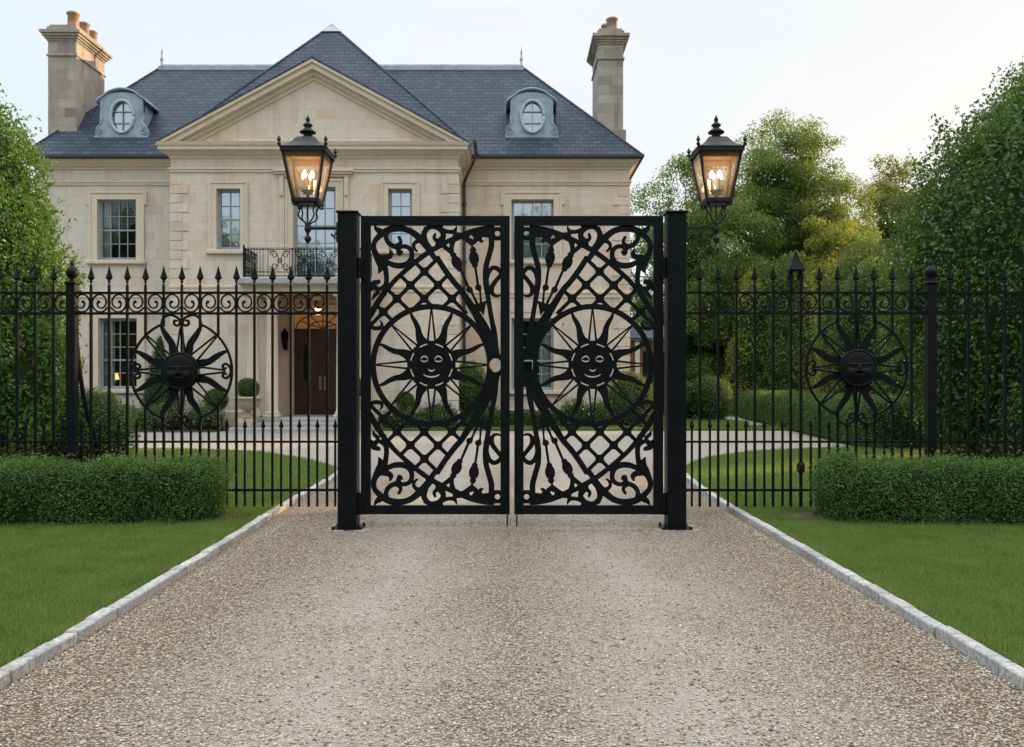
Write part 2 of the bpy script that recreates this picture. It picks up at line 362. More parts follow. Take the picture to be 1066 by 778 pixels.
def gravel():
    m, t, b, out = newmat('pea_gravel'); p = worldpos(t); sp = N(t, 'ShaderNodeSeparateXYZ'); t.links.new(p, sp.inputs[0])
    vo = N(t, 'ShaderNodeTexVoronoi'); vo.inputs['Scale'].default_value = 66; t.links.new(p, vo.inputs['Vector'])
    vo2 = N(t, 'ShaderNodeTexVoronoi'); vo2.inputs['Scale'].default_value = 88; t.links.new(p, vo2.inputs['Vector'])
    sc = N(t, 'ShaderNodeSeparateColor'); t.links.new(vo.outputs['Color'], sc.inputs[0]); sc2 = N(t, 'ShaderNodeSeparateColor'); t.links.new(vo2.outputs['Color'], sc2.inputs[0])
    pal = [(0, (.07, .055, .045)), (.15, (.20, .125, .08)), (.32, (.42, .28, .175)), (.48, (.56, .44, .32)), (.62, (.26, .24, .225)), (.78, (.60, .52, .41)), (.9, (.46, .33, .21)), (1, (.86, .80, .70))]
    a = ramp(t, sc.outputs[0], pal); a2 = ramp(t, sc2.outputs[0], pal); c = mixc(t, math_(t, 'GREATER_THAN', sc.outputs[1], .62), a, a2)
    edge = maprange(t, vo.outputs['Distance'], .34, .66, 0, .9); c = mixc(t, edge, c, (.095, .074, .052))
    # fines worked to the surface along the two wheel tracks
    ax = math_(t, 'ABSOLUTE', sp.outputs[0]); wob = math_(t, 'MULTIPLY', math_(t, 'SUBTRACT', noise(t, p, .35, 3), .5), .9)
    trk = math_(t, 'ABSOLUTE', math_(t, 'SUBTRACT', math_(t, 'ADD', ax, wob), .95)); trk = maprange(t, trk, .0, 1.15, 1, 0)
    n1 = noise(t, p, 1.3, 6, .65); far = maprange(t, sp.outputs[1], 13, 19, 0, .75)
    fines = math_(t, 'MAXIMUM', math_(t, 'MULTIPLY', trk, maprange(t, n1, .25, .6, .3, 1)), far)
    c = mixc(t, math_(t, 'MULTIPLY', fines, .66), c, (.51, .48, .42))
    c = mixc(t, maprange(t, n1, .5, .8, 0, .4), c, (.25, .185, .13))
    t.links.new(c, b.inputs['Base Color']); b.inputs['Roughness'].default_value = .85; b.inputs['Specular IOR Level'].default_value = .25
    h = math_(t, 'SUBTRACT', 1.0, math_(t, 'MULTIPLY', vo.outputs['Distance'], 1.3)); h = math_(t, 'ADD', h, math_(t, 'MULTIPLY', math_(t, 'SUBTRACT', 1.0, vo2.outputs['Distance']), .5)); h = math_(t, 'ADD', h, math_(t, 'MULTIPLY', sc.outputs[2], .6)); bump(t, b, h, 1.0, .012)
    return m
M_gravel = gravel()
def lawnmat():
    m, t, b, out = newmat('mown_lawn'); p = worldpos(t)
    c = ramp(t, noise(t, p, .8, 5), [(.3, (.048, .098, .018)), (.7, (.076, .140, .028))]); c = mixc(t, maprange(t, noise(t, p, 60, 3), .3, .7, 0, .6), c, (.024, .045, .010))
    t.links.new(c, b.inputs['Base Color']); b.inputs['Roughness'].default_value = .9; b.inputs['Specular IOR Level'].default_value = .1; bump(t, b, noise(t, p, 90, 3), .8, .02); return m
M_lawn = lawnmat()
def leaf(name, c0, c1, c2, rough=.45, trans=.3, big=.35, spec=.4):
    m, t, b, out = newmat(name); g = N(t, 'ShaderNodeNewGeometry'); rnd = g.outputs['Random Per Island']
    c = ramp(t, rnd, [(0, c0), (.55, c1), (1, c2)]); c = mixc(t, maprange(t, noise(t, g.outputs['Position'], big, 4), .35, .65, 0, .55), c, c2)
    t.links.new(c, b.inputs['Base Color']); b.inputs['Roughness'].default_value = rough; b.inputs['Specular IOR Level'].default_value = spec
    tl = N(t, 'ShaderNodeBsdfTranslucent'); bright = mixc(t, .5, c, (c2[0]*1.9, c2[1]*1.6, c2[2]*.8)); t.links.new(bright, tl.inputs[0])
    ms = N(t, 'ShaderNodeMixShader'); ms.inputs[0].default_value = trans; t.links.new(b.outputs[0], ms.inputs[1]); t.links.new(tl.outputs[0], ms.inputs[2]); t.links.new(ms.outputs[0], out.inputs[0]); return m
M_grass = leaf('grass_blade', (.030, .066, .014), (.100, .182, .038), (.22, .30, .088), .6, .35, 2.6, .2)
M_grass_dark = M_grass
M_box = leaf('box_leaf', (.020, .056, .011), (.046, .115, .020), (.105, .200, .038), .45, .3)
M_laurel_l = leaf('light_laurel_leaf', (.036, .088, .013), (.072, .160, .024), (.115, .225, .040), .4, .35)
M_laurel_d = leaf('dark_laurel_leaf', (.020, .050, .012), (.048, .110, .020), (.105, .195, .036), .38, .33)
M_yew = leaf('yew_needle', (.016, .034, .012), (.026, .052, .016), (.042, .074, .022), .6, .15, .35, .2)
M_conifer = leaf('conifer_spray', (.038, .078, .016), (.070, .125, .024), (.125, .185, .036), .6, .3)
M_gold = leaf('golden_leaf', (.10, .15, .024), (.17, .225, .036), (.26, .30, .05), .5, .4)
M_treeleaf = leaf('deciduous_leaf', (.075, .125, .034), (.110, .180, .046), (.165, .235, .060), .5, .55)
M_treeleaf2 = leaf('distant_leaf', (.085, .125, .045), (.125, .170, .058), (.18, .215, .07), .5, .55)
M_shrub = leaf('garden_shrub_leaf', (.045, .085, .022), (.080, .135, .034), (.130, .185, .050), .5, .3)
M_olive = leaf('olive_shrub_leaf', (.075, .095, .040), (.115, .135, .055), (.165, .175, .075), .6, .3)
M_cyp = leaf('cypress_spray', (.018, .048, .018), (.032, .078, .026), (.055, .108, .034), .6, .2)
M_flower = simple('white_flower', (.62, .64, .60), .6)
def granite():
    m, t, b, out = newmat('granite_sett'); g = N(t, 'ShaderNodeNewGeometry'); p = g.outputs['Position']
    c = ramp(t, g.outputs['Random Per Island'], [(0, (.38, .38, .365)), (.5, (.56, .555, .53)), (1, (.68, .65, .60))]); c = mixc(t, maprange(t, noise(t, p, 38, 6, .75), .40, .62, 0, .75), c, (.17, .17, .165)); c = mixc(t, maprange(t, noise(t, p, 5, 6), .5, .75, 0, .5), c, (.24, .19, .13))
    t.links.new(c, b.inputs['Base Color']); b.inputs['Roughness'].default_value = .8; bump(t, b, noise(t, p, 45, 6, .7), .9, .015); return m
M_granite = granite()

# ------------------------------------------------------------------ ground, drive, lawns, kerbs
def struct(o): o['kind'] = 'structure'; return o
struct(MB().box(-400, 400, -120, 600, -.6, -.03).build('ground', M_lawn))
struct(MB().box(-34, 12.2, -8, 58, -.25, 0).build('gravel_driveway', M_gravel))
KL = [(-2.66, -8), (-2.66, 3), (-2.68, 4.5), (-2.71, 6.1), (-2.80, 8.95), (-2.90, 11.25), (-2.96, 14.4), (-3.10, 15.8)]
KR = [(2.64, -8), (2.64, 3), (2.67, 4.5), (2.69, 6.1), (2.72, 9.1), (2.74, 11.25), (2.88, 14.3), (3.05, 15.8)]
LEFT_EDGE = [(x-.09, y) for x, y in KL]+[(-3.9, 17.3), (-4.85, 18.7), (-6.4, 20.2), (-9.4, 21), (-16, 21.6), (-26, 21.7)]
RIGHT_EDGE = [(x+.09, y) for x, y in KR]+[(3.75, 17.6), (4.5, 18.8), (5.8, 20.2), (7.7, 21), (10.5, 21.6), (17, 21.8)]
LAWN_L = [(p[0], p[1]) for p in spline(LEFT_EDGE, 4)]+[(-26, -8)]
LAWN_R = [(p[0], p[1]) for p in spline(RIGHT_EDGE, 4)]+[(22, 21.8), (22, -8)]
struct(MB().slab(LAWN_L, -.24, .05).build('lawn', M_lawn)); struct(MB().slab(LAWN_R[::-1], -.24, .05).build('lawn', M_lawn))
LAWN_F = [(-4.7, 29.5), (12, 29.7), (12, 31.5), (6.3, 33), (4.6, 33), (-1.8, 33), (-1.8, 30.6), (-4.7, 30.6)]
struct(MB().slab(LAWN_F, -.24, .045).build('grass_strip', M_lawn))
LAWN_I = [(5.4, 31.2), (7.2, 31.2), (8.9, 32.6), (9.6, 35), (9.3, 38), (8.2, 40), (5.4, 40)]
struct(MB().slab(LAWN_I, -.24, .05).build('lawn', M_lawn))
struct(MB().slab([(-26, 28.6), (-9.9, 28.6), (-9.9, 33.5), (-26, 33.5)], -.24, .04).build('planting_bed', M_soil))
struct(MB().slab([(-4.6, 30.2), (-1.95, 30.2), (-1.95, 31.6), (-4.6, 31.6)], -.24, .055).build('planting_bed', M_soil))
def kerb(pts, side, label):
    P = spline([(x, y, 0) for x, y in pts], 8); seg = np.hypot(*(P[1:, :2]-P[:-1, :2]).T); cum = np.concatenate([[0], np.cumsum(seg)]); mb = MB(); s = 0
    rg = random.Random(3 if side > 0 else 4)
    while s < cum[-1]-.3:
        L = rg.uniform(.16, .30); a = np.array([np.interp(s+.005, cum, P[:, k]) for k in (0, 1)]); b = np.array([np.interp(s+L-.005, cum, P[:, k]) for k in (0, 1)])
        t = (b-a)/np.linalg.norm(b-a); nrm = np.array([t[1], -t[0]])*side; wd = .088+rg.uniform(-.005, .007); j = rg.uniform(-.004, .004); h = .066+rg.uniform(-.006, .006); c = .009
        ring = lambda off, z: [(*(a+nrm*(j+off)+t*off), z), (*(b+nrm*(j+off)-t*off), z), (*(b+nrm*(j+wd-off)-t*off), z+rg.uniform(-.003, .003)), (*(a+nrm*(j+wd-off)+t*off), z)]
        r = [ring(0, -.2), ring(0, h-c), ring(c, h)]
        if side < 0: r = [q[::-1] for q in r]
        mb.loft(r); s += L
    o = mb.build('kerb', M_granite); tag(o, label, 'kerb')
kerb(KL, -1, 'pale granite sett kerb edging the left side of the gravel drive')
kerb(KR, 1, 'pale granite sett kerb edging the right side of the gravel drive')
MBs = MB()
def inpoly(x, y, poly):
    ins = np.zeros(len(x), bool); n = len(poly)
    for i in range(n):
        (ax, ay), (bx, by) = poly[i], poly[(i+1) % n]
        with np.errstate(divide='ignore', invalid='ignore'): ins ^= ((ay > y) != (by > y)) & (x < (bx-ax)*(y-ay)/(by-ay+1e-15)+ax)
    return ins
def blades(name, poly, y0, y1, dens, h, wd, z0, xlim=.68, pad=2.8, mask=None):
    xs = [p[0] for p in poly]; area = (max(xs)-min(xs))*(y1-y0); n = int(area*dens); x = RNG.uniform(min(xs), max(xs), n); y = RNG.uniform(y0, y1, n)
    k = inpoly(x, y, poly) & (np.abs(x) < xlim*y+pad)
    if mask is not None: k &= mask(x, y)
    x, y = x[k], y[k]; n = len(x)
    hh = h*RNG.uniform(.45, 1.3, n)*(1+.3*np.sin(x*2.1+1)*np.sin(y*1.7))*(1+.25*np.sin(x*7+y*5)*np.sin(y*9-x*4)); a = RNG.uniform(0, 2*PI, n); lean = RNG.uniform(0, .75, n)*hh; la = RNG.uniform(0, 2*PI, n)
    dx, dy = np.cos(a)*wd/2, np.sin(a)*wd/2
    V = np.empty((n, 3, 3)); V[:, 0] = np.c_[x-dx, y-dy, np.full(n, z0)]; V[:, 1] = np.c_[x+dx, y+dy, np.full(n, z0)]; V[:, 2] = np.c_[x+np.cos(la)*lean, y+np.sin(la)*lean, z0+hh]
    o = npmesh(name, V.reshape(-1, 3), np.arange(3*n).reshape(n, 3), M_grass); o['kind'] = 'stuff'; o['label'] = 'short mown green grass of the lawns'; o['category'] = 'grass'; return o
for K_, sg in ((KL, -1), (KR, 1)):
    st = [(x+sg*.088, y) for x, y in K_]; en = [(x+sg*.15, y) for x, y in K_]
    EDGE_ = globals().setdefault('EDGES', []); EDGE_.append(st+en[::-1])
hedgefree = lambda x, y: ~((np.abs(x) > 4.1) & (y > 9.55) & (y < 10.35)) & ((np.hypot(np.abs(x)-3.62, (y-10.16)*2.4) > .42+.3*(RNG.uniform(size=len(x))-.5)) | (RNG.uniform(size=len(x)) < .22))
for pl in (LAWN_L, LAWN_R):
    blades('grass', pl, 3.6, 10.9, 6500, .036, .006, .05, mask=hedgefree)
    blades('grass', pl, 10.9, 21.8, 900, .045, .012, .05)
for e_ in EDGES: blades('edge_grass', e_, 3.6, 12, 5200, .055, .006, .045)
blades('grass', LAWN_F, 29.5, 33, 250, .08, .03, .045); blades('grass', LAWN_I, 31, 40, 150, .08, .03, .05)
for cx, cy in ((-3.62, 10.12), (3.62, 10.2)):
    pts = [(cx+(.50+.10*math.sin(3*a+1)+.05*math.sin(7*a))*math.cos(a), cy+(.20+.05*math.sin(2*a)+.03*math.sin(5*a))*math.sin(a)) for a in [k*2*PI/40 for k in range(40)]]
    struct(MB().slab(pts, .0, .054).build('bare_soil', M_soil))

# loose pebbles lying on the packed drive
def pebbles(n):
    y = 3.3+(RNG.uniform(size=n)**1.5)*7.5; x = RNG.uniform(-1, 1, n)*np.minimum(2.66, .62*y+.3); e = RNG.uniform(size=n) < .12; x = np.where(e & (y > 4.2), np.sign(x)*(2.655-np.abs(RNG.normal(size=n))*.07), x)
    nb = 1400; sd_ = RNG.choice([-1, 1], nb); aa = RNG.uniform(0, 2*PI, nb); rd = .175+np.abs(RNG.normal(size=nb))*.045; x[:nb] = sd_*1.815+np.sign(np.cos(aa))*np.abs(np.cos(aa))**.5*rd; y[:nb] = 9.6+np.sign(np.sin(aa))*np.abs(np.sin(aa))**.5*rd
    rr = RNG.uniform(.005, .010, n)*(1+.5*(RNG.uniform(size=n) > .95)); V = np.zeros((n, 8, 3)); a0 = RNG.uniform(0, 2*PI, n)
    for k in range(5):
        a = a0+k*2*PI/5; q = rr*RNG.uniform(.8, 1.25, n); V[:, k] = np.c_[x+np.cos(a)*q, y+np.sin(a)*q*.8, rr*RNG.uniform(.15, .5, n)]
    V[:, 5] = np.c_[x, y, rr*1.0]; V[:, 6] = np.c_[x+rr*.3, y, rr*1.05]; V[:, 7] = np.c_[x, y, rr*0-.002]
    b = np.arange(n)*8; F_ = [np.c_[b+k, b+(k+1) % 5, b+5] for k in range(5)]+[np.c_[b+(k+1) % 5, b+k, b+7] for k in range(5)]
    o = npmesh('loose_pebbles', V.reshape(-1, 3), np.concatenate(F_), M_pebble, None, True); o['kind'] = 'stuff'; o['label'] = 'loose pebbles scattered over the gravel drive'; o['category'] = 'pebbles'
m_, t_, b_, o_ = newmat('pebble'); M_pebble = m_
g_ = N(t_, 'ShaderNodeNewGeometry'); t_.links.new(ramp(t_, g_.outputs['Random Per Island'], [(0, (.16, .125, .10)), (.2, (.28, .20, .14)), (.4, (.45, .34, .24)), (.6, (.55, .47, .37)), (.78, (.36, .335, .31)), (1, (.66, .61, .53))]), b_.inputs['Base Color']); b_.inputs['Roughness'].default_value = .75
pebbles(30000)

# ------------------------------------------------------------------ foliage
def lump(P, f=1.0):
    x, y, z = P.T*f
    return (np.sin(x*1.7+y*.9+.3)*np.sin(z*1.9+1.1)+np.sin(x*3.1-z*2.3+2)*.5+np.sin(y*3.7+z*1.3+x*.7)*.5+np.sin(x*6.3+z*5.1)*.25*np.sin(y*5.7))/2
def leafmesh(name, Cn, Nn, size, mat, parent=None, loc=None, aspect=.5, up=.3, spread=.9, fold=.18):
    n = len(Cn); rn = RNG.normal(size=(n, 3)); nn = Nn*(1-spread*.55)+rn*spread*.55; nn /= np.linalg.norm(nn, axis=1)[:, None]+1e-9
    d = RNG.normal(size=(n, 3))+Nn*.5; d[:, 2] += up; d -= nn*(d*nn).sum(1)[:, None]; d /= np.linalg.norm(d, axis=1)[:, None]+1e-9; s = np.cross(nn, d)
    L = size*RNG.uniform(.6, 1.3, n)[:, None]; W = L*aspect*.5
    V = np.empty((n, 4, 3)); V[:, 0] = Cn-d*L*.5; V[:, 1] = Cn+s*W+nn*L*fold; V[:, 2] = Cn+d*L*.5; V[:, 3] = Cn-s*W+nn*L*fold
    b = np.arange(n)*4; Fc = np.concatenate([np.c_[b, b+1, b+2], np.c_[b, b+2, b+3]])
    return npmesh(name, V.reshape(-1, 3), Fc, mat, parent, False, loc)
def hedge_pts(ax, ay, bx, by, wd, h, n, z0=0, p=.35, rough=.04, f=1.0):
    a = np.array([ax, ay]); b = np.array([bx, by]); L = np.linalg.norm(b-a); t = (b-a)/(L+1e-9) if L > 0 else np.array([1., 0]); s = np.array([-t[1], t[0]])
    th = np.linspace(0, PI/2, 400); cw = wd*np.cos(th)**p; ch = h*np.sin(th)**p; arc = np.concatenate([[0], np.cumsum(np.hypot(np.diff(cw), np.diff(ch)))]); tt = np.interp(RNG.uniform(0, arc[-1], n), arc, th)
    r = np.cos(tt)**p; z = np.sin(tt)**p; pe = 2*L+2*PI*wd; q = RNG.uniform(0, pe, n); onside = q < 2*L
    u = np.where(onside, q % L if L > 0 else 0, 0); sg = np.where(q < L, 1, -1); phi = (q-2*L)/wd
    plan = np.empty((n, 2)); nrm = np.empty((n, 2)); sq = .8
    cphi, sphi = np.cos(phi), np.sin(phi); cx_ = np.sign(cphi)*np.abs(cphi)**sq; sx_ = np.sign(sphi)*np.abs(sphi)**sq
    e = np.where(cphi[:, None] > 0, b, a)
    plan[:] = np.where(onside[:, None], a+t*u[:, None]+s*(sg*wd*r)[:, None], e+t*(cx_*wd*r)[:, None]+s*(sx_*wd*r)[:, None])
    nrm[:] = np.where(onside[:, None], s*sg[:, None], t*cphi[:, None]+s*sphi[:, None])
    wr = (np.cos(tt)**(2-p)/wd); wz = (np.sin(tt)**(2-p)/h); m = np.hypot(wr, wz)+1e-9
    Nn = np.c_[nrm*(wr/m)[:, None], wz/m]; P = np.c_[plan, z0+z*h]
    return P, Nn
def hedge(name, ax, ay, bx, by, wd, h, n, size, mat, label, cat='hedge', group=None, p=.35, rough=.05, z0=0, aspect=.5, core=.07):
    mx_, my_ = (ax+bx)/2, (ay+by)/2; root = thing(name, (mx_, my_, z0), label, cat, group)
    P, Nn = hedge_pts(ax, ay, bx, by, wd, h, n, z0, p); out = np.where(RNG.uniform(size=n) < .07, np.abs(RNG.normal(size=n))*rough*1.1, 0); P = P+Nn*(out+lump(P, 2.2/max(.5, h))*rough+lump(P, 6.0/max(.5, h))*rough*.35+RNG.normal(size=n)*rough*.35-np.abs(RNG.normal(size=n))*rough*.6)[:, None]
    leafmesh('foliage', P, Nn, size, mat, root, aspect=aspect)
    k = max(60, n//90); k = min(k, 900); rings = []
    # leafy core so nothing shows through
    nz, nu = 7, 28; a = np.array([ax, ay]); b = np.array([bx, by]); t = (b-a)/(np.linalg.norm(b-a)+1e-9) if np.linalg.norm(b-a) > 0 else np.array([1., 0]); s = np.array([-t[1], t[0]])
    for i in range(nz):
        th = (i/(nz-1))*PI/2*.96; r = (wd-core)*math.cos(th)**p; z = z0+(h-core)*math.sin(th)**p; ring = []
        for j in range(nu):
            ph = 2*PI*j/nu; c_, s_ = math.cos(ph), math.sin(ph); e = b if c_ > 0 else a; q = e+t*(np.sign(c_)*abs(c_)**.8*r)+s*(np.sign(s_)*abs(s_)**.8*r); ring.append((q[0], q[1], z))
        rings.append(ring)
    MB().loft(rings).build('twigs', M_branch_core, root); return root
def ell_pts(E, n):
    """points on the union surface of ellipsoids E rows (cx,cy,cz,rx,ry,rz)"""
    E = np.array(E, float); ar = (E[:, 3]*E[:, 4]+E[:, 3]*E[:, 5]+E[:, 4]*E[:, 5]); pr = ar/ar.sum(); k = RNG.choice(len(E), n, p=pr); d = RNG.normal(size=(n, 3)); d /= np.linalg.norm(d, axis=1)[:, None]
    P = E[k, :3]+d*E[k, 3:]; Nn = d/E[k, 3:]; Nn /= np.linalg.norm(Nn, axis=1)[:, None]; ins = np.zeros(n, bool)
    for i, e in enumerate(E): ins |= (k != i) & ((((P-e[:3])/e[3:])**2).sum(1) < .92)
    ins |= P[:, 2] < .02
    return P[~ins], Nn[~ins]
def bush(name, E, n, size, mat, label, cat='bush', group=None, rough=.08, aspect=.5, shoots=0, shoot_len=.4, core=.86, stem=True, part='foliage', f=1.5, up=.3, flowers=0):
    E = [tuple(e) for e in E]; cx = sum(e[0] for e in E)/len(E); cy = sum(e[1] for e in E)/len(E); root = thing(name, (cx, cy, 0), label, cat, group)
    P, Nn = ell_pts(E, n); m = len(P); dep = lump(P, f)*rough*1.3+RNG.normal(size=m)*rough*.5-np.abs(RNG.normal(size=m))*rough
    P = P+Nn*dep[:, None]
    if shoots:
        B, BN = ell_pts(E, shoots*2); B, BN = B[:shoots], BN[:shoots]; kk = 11; d = BN*.55+RNG.normal(size=B.shape)*.22; d[:, 2] += .75; d /= np.linalg.norm(d, axis=1)[:, None]; ln = shoot_len*RNG.uniform(.4, 1.3, len(B))
        u = np.linspace(0, 1, kk); SP = (B[:, None]+d[:, None]*(ln[:, None]*u)[:, :, None]+RNG.normal(size=(len(B), kk, 3))*size*.38).reshape(-1, 3); SN = np.repeat(d, kk, 0)
        P = np.concatenate([P, SP]); Nn = np.concatenate([Nn, SN])
    leafmesh(part, P, Nn, size, mat, root, aspect=aspect, up=up)
    mb = MB()
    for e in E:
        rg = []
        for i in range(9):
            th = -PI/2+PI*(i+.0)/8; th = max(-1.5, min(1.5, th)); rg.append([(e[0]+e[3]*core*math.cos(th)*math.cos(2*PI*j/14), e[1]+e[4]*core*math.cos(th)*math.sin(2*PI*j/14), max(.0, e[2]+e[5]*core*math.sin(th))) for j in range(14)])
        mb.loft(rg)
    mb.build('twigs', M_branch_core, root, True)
    if flowers:
        B, BN = ell_pts(E, flowers*2); o = leafmesh('flowers', B[:flowers]+BN[:flowers]*rough, BN[:flowers], size*.8, M_flower, root, aspect=.9); o['kind'] = 'stuff'
    return root
def tree(name, x, y, ztop, zlow, rx, ry, ncl, rcl, nleaf, size, mat, label, cat='tree', group=None, trunk_r=.28, seed=1, lobes=None, aspect=.55, shellpow=.52):
    global RNG
    rg = np.random.default_rng(seed); root = thing(name, (x, y, 0), label, cat, group); zc = (ztop+zlow)/2; rz = (ztop-zlow)/2
    L = lobes or [(0, 0, 0, 1, 1)]; Cs = []
    while len(Cs) < ncl:
        lx, ly, lz, ls, lr = L[rg.integers(len(L))]; d = rg.normal(size=3); d /= np.linalg.norm(d); r = rg.uniform()**shellpow*(1-.0)
        q = np.array([x+(lx+d[0]*r*ls)*rx, y+(ly+d[1]*r*ls)*ry, zc+(lz+d[2]*r*lr)*rz-rcl*.3])
        Cs.append(q)
    Cs = np.array(Cs); rc = rcl*rg.uniform(.55, 1.25, ncl); k = rg.choice(ncl, nleaf, p=rc**2/(rc**2).sum()); g = rg.normal(size=(nleaf, 3)); g /= np.linalg.norm(g, axis=1)[:, None]; rad = rg.uniform(size=nleaf)**.55
    P = Cs[k]+g*(rc[k]*rad)[:, None]*np.array([1, 1, .72]); Nn = g*.6+np.array([0, 0, .5]); Nn /= np.linalg.norm(Nn, axis=1)[:, None]
    leafmesh('crown', P, Nn, size, mat, root, aspect=aspect, up=-.1)
    mb = MB(); tz = zlow+rz*1.1; base = [(x, y, -.1), (x+.1, y, tz*.35), (x-.05, y, tz*.7), (x+.05, y, tz)]; P_ = spline([(*b, r_) for b, r_ in zip(base, (trunk_r, trunk_r*.8, trunk_r*.6, trunk_r*.38))], 4)
    mb.tube([tuple(p[:3]) for p in P_], [p[3] for p in P_], 8)
    for q in Cs[::max(1, ncl//34)]:
        h = rg.uniform(.35, .95); s = np.array([np.interp(h*tz, P_[:, 2], P_[:, 0]), np.interp(h*tz, P_[:, 2], P_[:, 1]), h*tz])
        if s[2] > q[2]-.3: s[2] = max(zlow*.6, q[2]-rz*.6); 
        mid = (s+q)/2+np.array([0, 0, -.08*np.linalg.norm(q-s)])+rg.normal(size=3)*.15
        r0 = trunk_r*.34; mb.tube([tuple(v) for v in spline([s, mid, q], 4)], [r0*(1-.85*i/8) for i in range(9)], 5)
    mb.build('trunk', M_bark, root, True); return root

# -- planting beyond the drive (right)
LOBE = [(0, 0, 0, .9, 1), (-.45, .2, -.25, .6, .65), (.5, -.1, -.15, .6, .7), (.15, .1, .3, .5, .7)]
tree('deciduous_tree', 9.8, 48, 15.2, 1.0, 5.3, 3.8, 270, .92, 80000, .15, M_treeleaf, 'airy green tree just right of the house, behind the right lantern', 'tree', 'tall trees behind the garden', seed=21, lobes=LOBE)
tree('deciduous_tree', 15.2, 50, 18.2, 2.0, 5.5, 4.2, 340, 1.08, 135000, .15, M_treeleaf, 'tallest airy tree with yellowish top, right of the right lantern', 'tree', 'tall trees behind the garden', seed=5, lobes=LOBE)
tree('deciduous_tree', 26.4, 62, 19.2, 3, 5.4, 4, 180, 1.2, 48000, .2, M_treeleaf2, 'hazy rounded tree farthest back, between the tallest tree and the big dark laurel', 'tree', 'tall trees behind the garden', seed=8, lobes=LOBE)
tree('deciduous_tree', 20.5, 56, 13.6, 1.0, 4.2, 3, 130, 1.0, 34000, .18, M_treeleaf2, 'lower pale tree filling the gap right of the tallest tree', 'tree', 'tall trees behind the garden', seed=9)
tree('deciduous_tree', 12.2, 45, 8.6, .5, 4.4, 2.0, 110, .9, 34000, .14, M_laurel_d, 'low dark green tree filling the gap below the two tall trees', 'tree', 'tall trees behind the garden', seed=31)
tree('golden_tree', 16.9, 46, 11.6, 2, 2.3, 2.2, 60, .7, 15000, .16, M_gold, 'yellow leaved small tree in front of the tall trees on the right', 'tree', seed=11)
bush('golden_conifer', [(11.9, 43, 3.2, .85, 1.0, 3.9), (11.4, 43, 1.6, .9, 1, 2.4)], 9000, .15, M_gold, 'narrow golden conifer beside the dark yew hedge', 'conifer', rough=.16)
hedge('yew_hedge', 8.6, 46.5, 12.8, 47.5, 1.3, 5.3, 26000, .13, M_yew, 'near black tall yew hedge at the far end of the gravel path', rough=.2)
bush('tall_conifer', [(13.7, 42.5, 3.6, 1.5, 1.6, 4.2), (13.2, 42, 2.0, 1.3, 1.4, 2.6)], 26000, .13, M_conifer, 'tall green conifer between the golden conifer and the clipped hedge', 'conifer', rough=.2, shoots=120, shoot_len=.4)
bush('clipped_hedge', [(13.1, 32, 3.0, 1.75, 1.9, 3.9), (12.3, 29.5, 2.4, 1.4, 1.7, 3.5)], 34000, .11, M_conifer, 'tall soft clipped hedge mass behind the low hedge, left of the big dark laurel', 'hedge', rough=.16)
bush('clipped_hedge', [(12.3, 24, 2.6, 2.0, 2.3, 3.9), (15, 28, 3.2, 2.4, 2.4, 4.9)], 36000, .10, M_conifer, 'dense rounded hedge close behind the big dark laurel', 'hedge', rough=.15)
bush('laurel_tree', [(10.0, 16.2, 3.3, 2.8, 2.2, 3.75), (12.4, 17, 4.6, 3.3, 2.6, 4.3), (9.1, 15.6, 3.0, 1.95, 1.8, 3.3), (14.5, 15, 4.2, 3, 3, 4.6), (10.6, 16.4, 5.6, 1.7, 1.6, 1.9)], 220000, .094, M_laurel_d,
     'huge dark green laurel rising behind the right hand fence', 'tree', rough=.2, shoots=1500, shoot_len=.5, f=1.8, core=.88)
hedge('low_hedge', 11.7, 41, 9.55, 21.5, .95, 1.25, 60000, .06, M_box, 'long low box hedge running beside the gravel path on the right', rough=.06)
bush('rounded_bush', [(8.6, 37.5, .9, 1.0, 1.0, 1.1), (7.4, 38, .8, .9, .9, 1.0)], 9000, .08, M_shrub, 'low green bush beyond the small lawn right of the gate', rough=.08)
bush('rounded_bush', [(6.75, 36.5, .95, .55, .7, 1.3)], 6000, .07, M_olive, 'tall olive coloured bush close to the small garden room', rough=.08)
hedge('beech_hedge', 8.7, 14.2, 16.5, 13.2, .6, 1.55, 34000, .065, M_box, 'darker low hedge inside the right fence below the big laurel', rough=.08)
# -- left planting
bush('laurel_tree', [(-9.15, 14.2, 2.6, 1.75, 1.7, 2.9), (-9.45, 14.4, 4.5, 1.5, 1.5, 2.05), (-11.8, 14.5, 3.3, 2.2, 2, 3.6), (-8.35, 13.8, 1.6, 1.05, 1.2, 2.0)], 150000, .085, M_laurel_l,
     'bright green leafy laurel rising at the left edge behind the fence', 'tree', rough=.16, shoots=900, shoot_len=.38, f=2.0, core=.88)
bush('rounded_bush', [(-7.5, 15, .75, .95, .9, .82), (-9, 15.2, .8, 1.2, .9, .9)], 16000, .05, M_shrub, 'pale green rounded bush at the foot of the left laurel', rough=.06)
# -- box hedges in front of the fence
hedge('box_hedge', -3.76, 10.02, -8.2, 9.55, .42, .69, 62000, .030, M_box, 'clipped box hedge on the lawn in front of the left fence', 'hedge', 'box hedges in front of the fence', rough=.07, z0=.03, core=.06, p=.45)
hedge('box_hedge', 3.95, 10.02, 8.2, 9.55, .42, .70, 62000, .030, M_box, 'clipped box hedge on the lawn in front of the right fence', 'hedge', 'box hedges in front of the fence', rough=.07, z0=.03, core=.06, p=.45)
